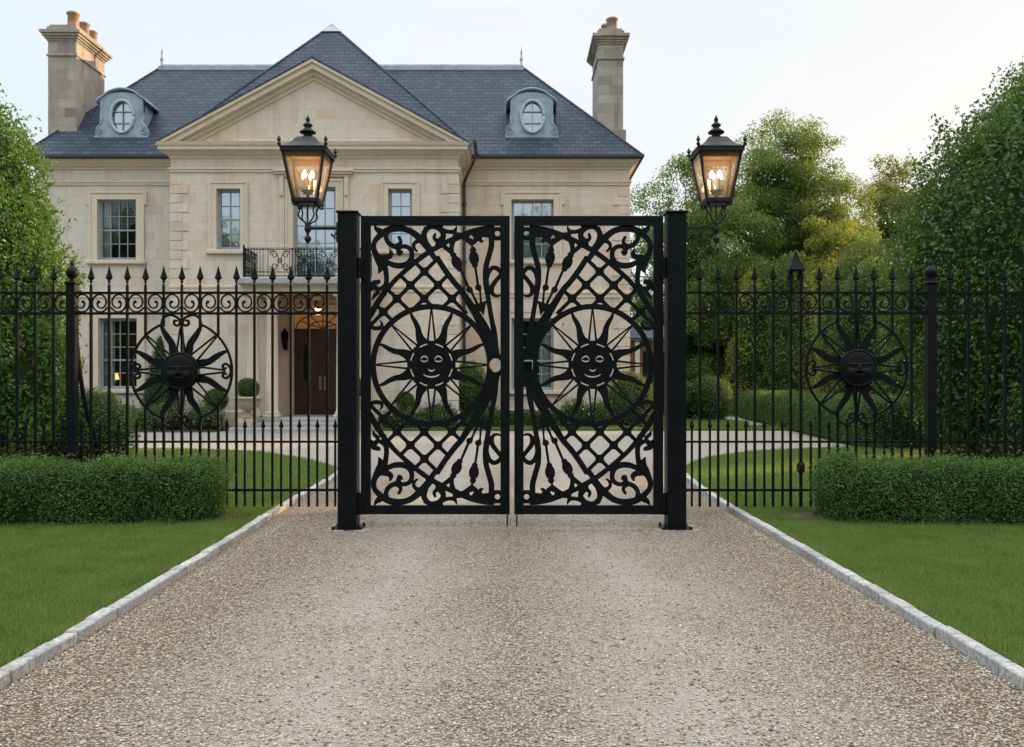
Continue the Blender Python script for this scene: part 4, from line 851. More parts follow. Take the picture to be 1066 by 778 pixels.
# coffered brown porch ceiling with its lamp
m = MB(); 
for i in range(8):
    for j in range(2): x = HC-1.9+i*.49; m.box(x, x+.40, 29.65+j*.55, 30.1+j*.55, 4.60, 4.671)
m.build('porch_ceiling', simple('gilded_coffer', (.20, .12, .05), .6, 0, 12, .5, .6), house)
pl = thing('porch_lantern', (HC, 31.4, 3.9), 'small lit lantern hanging inside the porch above the door', 'lantern')
m = MB(); m.tube([(HC, 31.4, 4.70), (HC, 31.4, 4.42)], .012, 6); m.lathe(HC, 31.4, [(.13, 4.38), (.15, 4.36), (.03, 4.44)], 8); m.lathe(HC, 31.4, [(.03, 4.06), (.10, 4.08), (.10, 4.1)], 8); m.build('frame', M_iron, pl)
MB().lathe(HC, 31.4, [(.08, 4.1), (.12, 4.36)], 8).build('glass', M_porchlamp, pl)
li = bpy.data.lights.new('porch_light', 'POINT'); li.energy = 2; li.color = (1, .58, .27); li.shadow_soft_size = .12; lo = bpy.data.objects.new('porch_light', li); C.objects.link(lo); lo.location = (HC, 31.15, 4.1)
# wall lantern beside the door
x, y, z = -8.42, YD-.22, 2.95; wl_ = thing('wall_lantern', (x, YD, z), 'dark iron wall lantern left of the front door between the columns', 'lantern')
m = MB(); m.lathe(x, y, [(.02, z+.72), (.05, z+.66), (.14, z+.55), (.15, z+.52)], 6); m.lathe(x, y, [(.15, z+.515), (.09, z+.05), (.07, z), (.015, z-.12)], 6); m.tube([(x, YD, z+.1), (x, YD-.2, z-.02), (x, y, z+.02)], .018, 6); m.box(x-.05, x+.05, YD-.02, YD, z-.08, z+.3); m.build('body', M_iron, wl_)
# table lamp glowing in the lower left window
tl = thing('table_lamp', (-15.6, YW+1.2, 1.4), 'small glowing lamp inside the lower left window', 'lamp')
MB().box(-15.95, -15.1, YW+.95, YW+1.45, .92, 1.5).build('cabinet', M_doorwood, tl); MB().lathe(-15.6, YW+1.2, [(.06, 1.5), (.07, 1.53), (.02, 1.6), (.05, 1.7), (.015, 1.8)], 10).build('base', M_brass, tl, True); MB().lathe(-15.6, YW+1.2, [(.15, 1.78), (.09, 2.02)], 14).build('shade', M_roomlamp, tl, True)
# urns flanking the porch
def urn(x, y, label):
    u = thing('stone_urn', (x, y, 0), label, 'urn', 'stone urns by the porch')
    m = MB(); m.cbox(x-.27, x+.27, y-.27, y+.27, 0, .45, .02); m.lathe(x, y, [(.22, .45), (.24, .5), (.12, .58), (.10, .66), (.16, .72), (.33, .82), (.40, .95), (.42, 1.08), (.50, 1.11), (.50, 1.16), (.44, 1.18), (.40, 1.1)], 20); m.build('bowl', M_urn, u, True)
    b = bush('topiary_ball', [(x, y, 1.46, .37, .37, .36)], 2600, .045, M_box, 'clipped ball growing in the '+('left' if x < HC else 'right')+' stone urn by the porch', 'topiary', rough=.02, core=.9)
urn(X(258, 28.9), 28.9, 'pale stone urn left of the porch columns'); urn(2*HC-X(258, 28.9), 28.9, 'pale stone urn right of the porch columns')
# garden room on the right flank of the house
gr = thing('garden_room', (5.6, 35, 0), 'low side building with slate roof and cedar wall right of the house', 'outbuilding')
m = MB(); m.box(4.46, 6.3, 34.4, 38, 0, 3.3); m.build('wall', M_cedar, gr)
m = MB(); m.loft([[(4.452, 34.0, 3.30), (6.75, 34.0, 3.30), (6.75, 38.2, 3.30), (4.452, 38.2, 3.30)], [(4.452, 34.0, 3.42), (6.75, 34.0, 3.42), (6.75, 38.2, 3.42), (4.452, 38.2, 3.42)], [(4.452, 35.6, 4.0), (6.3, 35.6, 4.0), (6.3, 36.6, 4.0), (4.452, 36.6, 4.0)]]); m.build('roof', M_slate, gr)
for x in (4.95, 6.38): MB().cbox(x-.09, x+.09, 34.1, 34.28, 0, 3.298, .01).build('post', M_whitepost, gr)
MB().box(5.2, 6.1, 34.36, 34.39, .4, 2.9).build('window', M_glass, gr); MB().box(5.2, 6.1, 34.392, 34.398, .4, 2.9).build('dark_opening', M_room, gr)

# ------------------------------------------------------------------ gate leaves: cut steel plates
YG = 9.6; SG = F/YG
gx = lambda x: (x-CX)/SG
gz = lambda y: EYE+(CY-y)/SG
TR = lambda x, y: (gx(x), gz(y))
gl = thing('gate_leaf', (gx(376), YG, 0), 'left black metal gate leaf with a smiling sun in a ring', 'gate', 'pair of driveway gates')
MIR = 380.4
# frame: four welded box bars
m = MB(); fy0, fy1 = YG-.03, YG+.03
m.cbox(gx(376), gx(386), fy0, fy1, gz(535.4), gz(225.2), .004); m.cbox(gx(521), gx(530.6), fy0, fy1, gz(535.4), gz(225.2), .004)
m.box(gx(386), gx(521), fy0+.001, fy1-.001, gz(235), gz(225.2)-.002); m.box(gx(386), gx(521), fy0+.001, fy1-.001, gz(535.4)+.002, gz(526.2))
m.build('frame', M_black, gl)
def Z(o, pts):
    ox, oy = {1: (380, 226), 2: (450, 226), 3: (380, 300), 4: (450, 300)}[o]; k = 9.725
    return [(ox+p[0]/k, oy+p[1]/k, *( (p[2]/k,) if len(p) > 2 else ())) for p in pts]
def half_plate():
    p = Plate(385, 522, 234, 380.5, .5); S = lambda o, pts, k=0: p.stroke(Z(o, pts), k)
    S(1, [(655, 330, 74), (600, 262, 78), (540, 205, 72), (470, 150, 62), (390, 122, 62), (300, 118, 68), (220, 140, 66), (150, 190, 60), (98, 250, 50), (88, 315, 54), (108, 375, 62), (140, 430, 84), (165, 490, 80), (150, 545, 36), (136, 570, 8)])
    S(1, [(165, 430, 60), (195, 480, 60), (212, 560, 52), (218, 640, 50), (208, 720, 56), (190, 778, 60)])
    S(1, [(225, 150, 50), (212, 205, 46), (238, 262, 48), (295, 298, 48), (345, 282, 44), (362, 245, 34), (345, 210, 34)])
    S(1, [(300, 300, 40), (335, 325, 46)]); S(1, [(345, 365, 44), (342, 330, 40), (365, 303, 40), (415, 300, 44), (465, 335, 48), (474, 400, 50), (445, 462, 56), (380, 492, 60), (300, 490, 58), (235, 465, 50), (195, 440, 40)])
    S(1, [(340, 330, 50), (350, 368, 52), (375, 352, 24)])
    S(1, [(130, 405, 50), (185, 412, 56), (240, 402, 58), (265, 375, 46), (255, 335, 18)])
    S(1, [(180, 160, 60), (140, 140, 60), (112, 118, 38), (98, 90, 16)])
    S(1, [(575, 235, 50), (515, 255, 40), (492, 295, 34), (520, 345, 22), (533, 340, 12)])
    S(1, [(58, 720, 60), (88, 668, 46), (135, 658, 44), (150, 640, 10)]); S(1, [(90, 700, 60), (130, 735, 46), (175, 715, 40), (205, 690, 40)])
    p.stroke(Z(3, [(-20, 360, 66), (50, 280, 62), (120, 160, 60), (200, 40, 54)])+Z(1, [(235, 722, 50), (300, 645, 48), (400, 552, 48), (520, 450, 50), (650, 355, 52), (790, 275, 56)])+Z(2, [(190, 240, 62), (300, 190, 60), (430, 145, 64), (560, 118, 58), (640, 110, 40)]))
    p.stroke(Z(1, [(640, 320, 56), (705, 415, 56)])+Z(2, [(60, 435, 58), (130, 540, 58), (220, 660, 58)])+Z(4, [(290, 20, 60), (360, 130, 70), (440, 255, 84), (510, 380, 100), (575, 500, 96), (625, 640, 84)]))
    p.stroke(Z(1, [(650, 330, 60), (610, 250, 62), (598, 170, 56), (640, 112, 50)])+Z(2, [(10, 98, 52), (75, 120, 56), (112, 175, 56), (95, 225, 46), (50, 240, 42), (20, 215, 36), (28, 175, 26)]))
    S(1, [(610, 120, 40), (700, 92, 40), (778, 90, 30)]); S(2, [(80, 120, 44), (150, 148, 40), (215, 150, 42), (240, 120, 26), (245, 98, 12)])
    S(2, [(110, 205, 60), (60, 270, 60)]); S(2, [(230, 130, 20), (235, 190, 60)])
    S(2, [(70, 275, 30), (120, 300, 46), (165, 335, 44), (205, 375, 40)]); S(2, [(270, 190, 70), (222, 225, 56), (198, 290, 50), (200, 350, 40), (215, 385, 46)])
    S(2, [(290, 190, 60), (345, 215, 70), (385, 250, 60), (402, 290, 24), (405, 340, 20)]); S(2, [(480, 170, 60), (445, 225, 56), (405, 270, 40)])
    p.poly(Z(2, [(260, 190), (400, 130), (560, 92), (700, 92), (700, 235), (640, 240), (600, 215), (520, 205), (460, 200), (400, 210), (300, 225)]))
    S(2, [(505, 180, 50), (484, 205, 38), (490, 240, 38), (515, 250, 14)])
    S(2, [(600, 215, 60), (598, 300, 58), (572, 400, 56), (545, 500, 56), (540, 600, 60), (548, 700, 62), (560, 790, 50)]); S(4, [(548, -20, 54), (570, 130, 50), (598, 300, 50), (628, 450, 56), (650, 600, 44), (672, 690, 30)])
    for cx, cy, a in ((422, 418, .12), (247, 462, .42)):
        c = Z(2, [(cx, cy)])[0]; p.ell(c[0], c[1], 5.2, 7.6, -a)
        for t, r in ((-82, 3.6), (-98, 2.6), (78, 3.2), (66, 3.0)):
            q = Z(2, [(cx+t*math.sin(a)*1.0, cy+t*math.cos(a))])[0]; p.ell(q[0], q[1], r, 1.9, -a)
    S(2, [(432, 490, 26), (450, 600, 26), (466, 720, 28)]); S(2, [(290, 540, 26), (330, 630, 28), (375, 735, 30)])
    for q in Z(2, [(466, 715), (376, 737)]): p.ell(q[0], q[1], 3.4, 3.3)
    S(4, [(480, 10, 32), (486, 60, 20), (492, 140, 26)]); S(4, [(385, 10, 44), (412, 70, 24), (450, 150, 30)])
    p.poly(Z(4, [(395, 175), (470, 155), (550, 128), (536, 200), (520, 285), (490, 240), (440, 205), (400, 205)]))
    p.ell(*Z(2, [(660, 170)])[0][:2], 2.8, 2.8, sub=True); p.rect(*[Z(2, [(630, 0)])[0][0], Z(2, [(688, 0)])[0][0]], *[Z(2, [(0, 92)])[0][1], Z(2, [(0, 104)])[0][1]], sub=True)
    p.ell(*Z(2, [(392, 202)])[0][:2], 1.5, 1.8, .5, sub=True); p.poly(Z(2, [(140, 285), (172, 265), (175, 300)]), sub=True); p.poly(Z(2, [(140, 165), (192, 185), (138, 218)]), sub=True)
    S(2, [(555, 620, 40), (572, 560, 44), (610, 518, 46), (655, 522, 46), (700, 565, 44)]); p.stroke(Z(2, [(705, 575, 44), (650, 640, 44), (608, 700, 50)])+Z(4, [(600, 30, 50), (620, 70, 36), (655, 82, 26), (695, 72, 16)]))
    S(2, [(570, 720, 50), (600, 760, 50)])
    S(3, [(40, 385, 44), (100, 408, 44), (160, 400, 42), (172, 365, 26), (152, 325, 8)]); S(3, [(130, 50, 40), (95, 80, 36), (80, 120, 10)])
    # latch boss
    p.ring(515.6, 379.6, 8.9, 5.2)
    # ring thickening towards the boss
    ox, oy = 449.2, MIR-.4
    a = Plate(385, 522, 234, 380.5, .5)
    def ln(x0, y0, x1, y1): a.stroke([(x0, y0, 4.0), (x1, y1, 4.0)], k=3.2)
    ln(428, 269.3, 485, 325.6); ln(417, 287.2, 458, 327); ln(404, 302, 432, 329); ln(391, 316.7, 412, 337.5)
    ln(456.5, 268.6, 387, 337.5); ln(466.6, 286.4, 426, 326.5); ln(480, 302, 455, 326)
    for x_, y_ in ((441.7, 283.1), (426.8, 297), (456.1, 297), (412.9, 311.3), (441.7, 311.3), (470.6, 311.3), (398.5, 324.7)): a.ell(x_, y_, 3.3, 3.3, k=2.5)
    a.ring(ox, oy, 60.6, 5.8); a.ring(515.6, 379.6, 8.9, 5.2)
    return p, a
pS, pL = half_plate()
def full(p):
    q = Plate(385, 522, 234, MIR*2-234, .5); h = p.d[:, :]; 
    nz = len(q.z); D = np.full((len(q.x), nz), 1e3); zz = np.where(q.z <= MIR, q.z, 2*MIR-q.z); 
    f = (zz-234)/.5; i0 = np.clip(f.astype(int), 0, h.shape[1]-2); t = np.clip(f-i0, 0, 1)
    q.d = h[:, i0]*(1-t)+h[:, i0+1]*t; return q
qS, qL = full(pS), full(pL); ox, oy = 449.2, MIR-.4
inside = np.hypot(qS.GX-ox, qS.GZ-oy)-57.7; qS.d = np.maximum(qS.d, -inside-.0)
qS.ell(515.6, oy, 6.2, 6.2, sub=True)
qS.mesh('scrollwork', M_black, TR, YG-.010, YG+.006, gl)
qL.d = np.maximum(qL.d, -inside); qL.ell(515.6, oy, 6.2, 6.2, sub=True)
qL.mesh('lattice_and_ring', M_black, TR, YG-.014, YG+.002, gl)
# sun
r = Plate(422, 477, 353, 408, .2); r.ell(ox, oy, 25.2, 25.2)
for k in range(8):
    a = PI/8+k*PI/4; r.ring(ox, oy, 21.9, 1.2, a-.20, a+.20, sub=True)
for s in (-1, 1):
    ex, ey = ox+s*7.3, oy-6.2
    r.stroke([(ex-4, ey+.3, .5), (ex-2.2, ey-1.9, 1.15), (ex, ey-2.7, 1.3), (ex+2.2, ey-1.9, 1.15), (ex+4, ey+.3, .5)], sub=True); r.stroke([(ex-3.9, ey+1.2, .5), (ex-2.0, ey+2.4, 1.1), (ex, ey+2.7, 1.2), (ex+2.0, ey+2.4, 1.1), (ex+3.9, ey+1.2, .5)], sub=True)
r.stroke([(ox-3.4, oy+4.6, .5), (ox-1.6, oy+6.0, 1.2), (ox, oy+6.3, 1.3), (ox+1.6, oy+6.0, 1.2), (ox+3.4, oy+4.6, .5)], sub=True)
r.stroke([(ox-8.4, oy+10.0, .6), (ox-4.5, oy+11.9, 1.2), (ox, oy+12.6, 1.4), (ox+4.5, oy+11.9, 1.2), (ox+8.4, oy+10.0, .6)], sub=True)
sun = r.mesh('sun_face', M_black, TR, YG-.018, YG-.002, gl)
def wavy():
    return [(-9.0, -22.5, 11.5), (-11.5, -27, 9), (-13.2, -33, 6.6), (-14, -38, 5.8), (-16.5, -44, 5.0), (-19.5, -49, 4.0), (-21.2, -53.5, 2.6), (-21.8, -58.5, 1.4)]
def rayplate(k, wob):
    q = Plate(-60, 60, -60, 60, .4)
    if wob:
        pts = []; sx = [1, -1][k & 1]; sy = [1, -1][(k >> 1) & 1]; sw = k >> 2
        for x, y, w_ in wavy(): pts.append((y*sx, x*sy, w_) if sw else (x*sx, y*sy, w_))
        q.stroke(pts)
    else:
        a = k*PI/4; c, s = math.cos(a), math.sin(a)
        for v in (-1, 1): q.stroke([(c*23-s*v*4.0, s*23+c*v*4.0, 2.3), (c*58-s*v*.35, s*58+c*v*.35, 1.5)])
    q.ell(0, 0, 23.4, 23.4, sub=True); return q
for k in range(8):
    rayplate(k, False).mesh('straight_ray', M_black, lambda x, y: (gx(ox+x), gz(oy+y)), YG-.013, YG+.001, sun)
    rayplate(k, True).mesh('wavy_ray', M_black, lambda x, y: (gx(ox+x), gz(oy+y)), YG-.0135, YG+.0015, sun)
# drop bolt, hinges
m = MB(); m.tube([(gx(528), YG-.036, gz(460)), (gx(528), YG-.036, gz(548))], .0085, 8); 
for y in (470, 505, 530): m.box(gx(526), gx(530), YG-.05, YG-.0301, gz(y), gz(y-4))
m.build('drop_bolt', M_black, gl)
for ya, yb_ in ((269.5, 290), (513, 535.2)):
    m = MB(); m.cbox(gx(370.5), gx(379), YG-.052, YG-.012, gz(yb_), gz(ya), .004); m.tube([(gx(374.4), YG-.042, gz(yb_)-.004), (gx(374.4), YG-.042, gz(ya)+.004)], .022, 10)
    for k in (1, 2): z = gz(yb_)+(gz(ya)-gz(yb_))*k/3; m.box(gx(370.2), gx(379.3), YG-.066, YG-.01, z-.003, z+.003)
    m.build('hinge', M_black, gl)
gr2 = mirror_tree(gl); gr2['label'] = 'right black metal gate leaf with a smiling sun in a ring'
# posts
gp = thing('gate_post', (gx(363), YG+.0, 0), 'tall square black post carrying the left gate leaf', 'post', 'gate posts')
hw = 10/SG; m = MB(); m.cbox(gx(353.3), gx(372.8), YG-hw, YG+hw, .012, gz(223.5), .006); m.build('shaft', M_black, gp)
m = MB(); m.cbox(gx(351.8), gx(374.4), YG-hw-.016, YG+hw+.016, gz(223.6), gz(221.4), .004); m.build('cap', M_black, gp)
m = MB(); m.cbox(gx(347), gx(379), YG-.17, YG+.17, .002, .014, .003)
for sx in (-1, 1):
    for sy in (-1, 1): m.lathe(gx(363)+sx*.145, YG+sy*.14, [(.016, .012), (.016, .028), (.009, .03), (.009, .045)], 6)
m.build('base_plate', M_black, gp)
gp2 = mirror_tree(gp); gp2['label'] = 'tall square black post carrying the right gate leaf'
# ------------------------------------------------------------------ lanterns on the posts
lx, ly = gx(320.5), YG+.0; zt_ = gz(160.5); zb_ = gz(210.5)
ln_ = thing('lantern', (lx, ly, gz(238)), 'black lit lantern on an arm of the left gate post, in front of the house', 'lantern', 'lanterns on the gate posts')
T, B = .228, .132
def sq(h, z): return [(lx-h, ly-h, z), (lx+h, ly-h, z), (lx+h, ly+h, z), (lx-h, ly+h, z)]
m = MB(); bw = .016
for sx in (-1, 1):
    for sy in (-1, 1): m.tube([(lx+sx*B, ly+sy*B, zb_), (lx+sx*T, ly+sy*T, zt_)], bw, 4)
for h, z, t in ((T+.008, zt_, .022), (B+.006, zb_, .02)):
    for s in (-1, 1): m.box(lx-h-.012, lx+h+.012, ly+s*h-.014, ly+s*h+.014, z-t, z+t); m.box(lx+s*h-.014, lx+s*h+.014, ly-h+.012, ly+h-.012, z-t+.001, z+t-.001)
m.loft([sq(B, zb_-.035), sq(B+.012, zb_-.022)]); frame = m.build('frame', M_lantern, ln_)
m = MB(); k = .012
for s in (-1, 1):
    m.add([(lx-B, ly+s*B, zb_), (lx+B, ly+s*B, zb_), (lx+T, ly+s*T, zt_), (lx-T, ly+s*T, zt_)], [(0, 1, 2, 3)]); m.add([(lx+s*B, ly-B, zb_), (lx+s*B, ly+B, zb_), (lx+s*T, ly+T, zt_), (lx+s*T, ly-T, zt_)], [(0, 1, 2, 3)])
m.build('glass', M_lglass, ln_)
m = MB()   # copper coloured inner band and reflector ceiling
m.loft([sq(T-.022, zt_-.085), sq(T-.012, zt_-.02)], caps=False); m.loft([sq(T-.02, zt_-.018), sq(T-.02, zt_-.01)])
for sx in (-1, 1):
    for sy in (-1, 1): m.tube([(lx+sx*(B-.016), ly+sy*(B-.016), zb_+.02), (lx+sx*(T-.026), ly+sy*(T-.026), zt_-.03)], .014, 4)
m.build('lining', M_copper, ln_)
m = MB(); m.loft([sq(T+.03, zt_+.018), sq(T+.026, zt_+.032), sq(T-.03, zt_+.055), sq(.145, zt_+.105), sq(.105, zt_+.160), sq(.09, zt_+.172)])
for sx in (-1, 1):
    for sy in (-1, 1): m.lathe(lx+sx*(T+.025), ly+sy*(T+.025), [(.018, zt_+.03), (.022, zt_+.05), (.01, zt_+.07), (.024, zt_+.09), (.003, zt_+.135)], 6)
roofl = m.build('roof', M_lantern, ln_)
z = zt_+.168; m = MB(); m.lathe(lx, ly, [(.085, z), (.075, z+.012), (.050, z+.024), (.048, z+.05), (.088, z+.062), (.092, z+.075), (.045, z+.112), (.030, z+.13), (.052, z+.142), (.054, z+.154), (.024, z+.18), (.018, z+.196), (.027, z+.208), (.003, z+.265)], 14); m.build('finial', M_lantern, ln_, True)
m = MB(); m.lathe(lx, ly, [(.05, zb_-.02), (.05, zb_+.03), (.02, zb_+.05), (.018, zb_+.10), (.06, zb_+.115), (.06, zb_+.13)], 10)
for j in range(4):
    a = PI/4+j*PI/2+.35; qx, qy = lx+.058*math.cos(a), ly+.058*math.sin(a); m.tube([(lx, ly, zb_+.1), (qx, qy, zb_+.09), (qx, qy, zb_+.12)], .007, 5); m.lathe(qx, qy, [(.024, zb_+.115), (.026, zb_+.125)], 8)
burner = m.build('candle_holder', M_lantern, ln_)
for j in range(4):
    a = PI/4+j*PI/2+.35; qx, qy = lx+.058*math.cos(a), ly+.058*math.sin(a)
    MB().lathe(qx, qy, [(.014, zb_+.125), (.014, zb_+.255)], 8).build('candle', M_candle, burner); MB().lathe(qx, qy, [(.010, zb_+.256), (.026, zb_+.28), (.024, zb_+.305), (.003, zb_+.345)], 10).build('bulb', M_bulb, burner, True)
m = MB(); hz = gz(238)
for sx in (-1, 1):
    for sy in (-1, 1):
        h = B; P3 = [(h+.035, -.02), (h+.045, -.045), (h+.015, -.055), (h-.005, -.035), (h-.02, -.07), (h-.035, -.11), (h-.02, -.15), (h-.045, -.195), (.035, -.23), (.02, -.265)]
        m.tube([tuple(v) for v in spline([(lx+sx*a*.78, ly+sy*a*.78, zb_+b) for a, b in P3], 4)], .0095, 6)
m.lathe(lx, ly, [(.008, zb_-.02), (.008, hz+.03), (.028, hz+.045), (.036, hz+.015), (.04, hz-.01), (.03, hz-.035), (.016, hz-.05), (.016, hz-.075), (.036, hz-.10), (.04, hz-.12), (.026, hz-.145), (.008, hz-.17)], 12); m.build('scroll_cradle', M_lantern, ln_)
m = MB(); m.box(lx+.02, gx(353.2), ly-.014, ly+.014, hz-.014, hz+.016); m.cbox(gx(350.8), gx(353.2), ly-.05, ly+.05, hz-.16, hz+.06, .003)
m.tube([tuple(v) for v in spline([(gx(351.5), ly, hz-.02), (gx(349), ly, hz-.07), (gx(346), ly, hz-.085), (gx(345), ly, hz-.06), (gx(348), ly, hz-.1), (gx(351.5), ly, hz-.12)], 4)], .009, 6); m.build('arm', M_lantern, ln_)
ln2 = mirror_tree(ln_); ln2['label'] = 'black lit lantern on an arm of the right gate post, in front of the trees'
for s in (-1, 1):
    li = bpy.data.lights.new('lantern_light', 'POINT'); li.energy = 1.1; li.color = (1, .70, .42); li.shadow_soft_size = .04; lo = bpy.data.objects.new('lantern_light', li); C.objects.link(lo); lo.location = (s*abs(lx), ly, zb_+.36)

# ------------------------------------------------------------------ railing fences
YF = 10.8; SF = F/YF; fx = lambda px: (px-CX)/SF
fz = lambda py: EYE+(CY-py)/SF
ZR1, ZR2, ZR3, ZR4, ZB = fz(305), fz(326.5), fz(460), fz(510.3), .07
def tip_profile(z, s=1.0): return [(.009, z), (.018*s, z+.012), (.018*s, z+.022), (.010, z+.035)]
def long_bar(root, x, zb=ZB, zt=None, tip=True):
    m = MB(); t = .0145; top = fz(297); m.box(x-t, x+t, YF-t, YF+t, zb, zt or top); b = m.build('bar', M_iron, root)
    if tip:
        q = MB(); q.lathe(x, YF, [(.012, top-.02), (.02, top-.015), (.02, top), (.011, top+.008), (.011, top+.03), (.022, top+.04), (.022, top+.048), (.012, top+.06)], 8)
        z = top+.055; q.loft([[(x+a*w_, YF+c*w_*.45, zz) for a, c in ((-1, 0), (0, -1), (1, 0), (0, 1))] for w_, zz in ((.012, z), (.047, z+.035), (.040, z+.05), (.022, z+.11), (.002, z+.19))]); q.build('spear_head', M_iron, b)
    return b
def short_bar(root, x, zt=None):
    m = MB(); t = .0125; top = fz(446); m.box(x-t, x+t, YF-t, YF+t, ZB, top); b = m.build('short_bar', M_iron, root)
    z = top; q = MB(); q.lathe(x, YF, [(.010, z-.03), (.018, z-.022), (.018, z-.012), (.010, z-.005)], 8); q.loft([[(x+a*w_, YF+c*w_*.5, zz) for a, c in ((-1, 0), (0, -1), (1, 0), (0, 1))] for w_, zz in ((.011, z-.005), (.030, z+.022), (.024, z+.04), (.002, z+.12))]); q.build('spear_head', M_iron, b)
    return b
def scroll_mesh():
    p = Plate(-10, 10, -11.5, 11.5, .3)
    pts = []
    for k in range(30):
        t = k/29; a = 2.6-t*9.6; rr = 8.4*(1-t)**.62+1.6 if t < .55 else None
        r_ = 8.5 if t < .42 else 8.5*(1-((t-.42)/.58))**.9*.78+1.3+.0
        if t >= .42: r_ = min(8.5, 8.5-(t-.42)/.58*6.6)
        pts.append((math.cos(a)*r_, math.sin(a)*r_*1.08, 1.6 if t < .9 else 2.3))
    p.stroke(pts, n=3); p.ell(pts[-1][0], pts[-1][1], 1.6, 1.6)
    # small clasps to the rails
    p.rect(-.8, .8, 8.6, 11.4); p.rect(-.8, .8, -11.4, -8.6)
    return p
SCP = scroll_mesh()
def fence(name, side, longs, shorts, posts, label):
    sgn = side; xe = 9.2
    root = thing(name, (fx(345) if side < 0 else fx(721), YF, 0), label, 'fence')
    x0, x1 = (-xe, fx(363)) if side < 0 else (fx(703), xe)
    ex = x1 if side < 0 else x0
    MB().cbox(ex-.03, ex+.03, YF-.03, YF+.03, -.05, fz(297), .004).build('end_post', M_iron, root)
    for z in (ZR1, ZR2, ZR3, ZR4): MB().tube([(ex, YF-.03, z), (side*1.815, YG+.106, z)], .012, 4).build('return_rail', M_iron, root)
    step = 18.92
    ls = list(longs); ss = list(shorts)
    while (min(ls) if side < 0 else max(ls)) * 1 and ((min(ls) > CX-xe*SF+12) if side < 0 else (max(ls) < CX+xe*SF-12)): 
        ls.append(min(ls)-step if side < 0 else max(ls)+step)
    while ((min(ss) > CX-xe*SF+12) if side < 0 else (max(ss) < CX+xe*SF-12)): ss.append(min(ss)-step if side < 0 else max(ss)+step)
    for z, t in ((ZR1, .015), (ZR2, .015), (ZR3, .013), (ZR4, .015)): MB().box(x0, x1, YF-.019, YF+.019, z-t, z+t).build('rail', M_iron, root)
    mcx = 189.4 if side < 0 else 891.0; mcy = 386.5 if side < 0 else 383.5; RR = 52
    for px in ls:
        if abs(px-mcx) < 48:
            dxp = abs(px-mcx); h = math.sqrt(RR*RR-dxp*dxp) if dxp > 24 else (RR+1 if dxp > 6 else RR+4)
            if dxp < 6: long_bar(root, fx(px)); continue      # centre bar passes behind the face
            if dxp < 24: h = 46
            b = long_bar(root, fx(px), zb=fz(mcy-h)); MB().box(fx(px)-.0145, fx(px)+.0145, YF-.0145, YF+.0145, ZB, fz(mcy+h)).build('bar', M_iron, root)
        else: long_bar(root, fx(px))
    for px in ss: short_bar(root, fx(px))
    cells = sorted(set([round(v, 1) for v in ls]+[p for p in posts])); proto = None; i = 0
    for a, b in zip(cells[:-1], cells[1:]):
        if b-a < 14: continue
        cx = (a+b)/2; w_ = min(1, (b-a-2.5)/17)
        fl = -1 if (i % 2) else 1; i += 1
        if proto is None or True:
            key = fl
            if not hasattr(fence, 'me'): fence.me = {}
            if key not in fence.me:
                o = SCP.mesh('scroll', M_iron, lambda x, y: (key*x/SF, -y/SF), -.008, .008, None); fence.me[key] = o.data; bpy.data.objects.remove(o)
            o = bpy.data.objects.new('scroll', fence.me[key]); C.objects.link(o); o.parent = root; o.location = (fx(cx)-root.location.x, 0, (ZR1+ZR2)/2); o.scale = (w_, 1, 1)
    # close the last cell at the gate post
    for px in posts:
        m = MB(); x = fx(px); h = .055; m.cbox(x-h, x+h, YF-h, YF+h, -.05, fz(294), .006); p_ = m.build('post', M_iron, root)
        z = fz(294); q = MB(); q.cbox(x-h-.015, x+h+.015, YF-h-.015, YF+h+.015, z-.03, z+.005, .006); q.lathe(x, YF, [(.045, z), (.035, z+.02), (.028, z+.04), (.06, z+.075), (.074, z+.11), (.072, z+.145), (.05, z+.18), (.02, z+.20), (.016, z+.215), (.024, z+.228), (.02, z+.245), (.003, z+.285)], 16); q.build('ball_finial', M_iron, p_, True)
    return root, mcx, mcy
def spiral(cx, cy, r0, r1, a0, turns, n=14, w_=1.7): return [(cx+(r0+(r1-r0)*k/(n-1))*math.cos(a0+turns*2*PI*k/(n-1)), cy+(r0+(r1-r0)*k/(n-1))*math.sin(a0+turns*2*PI*k/(n-1)), w_) for k in range(n)]
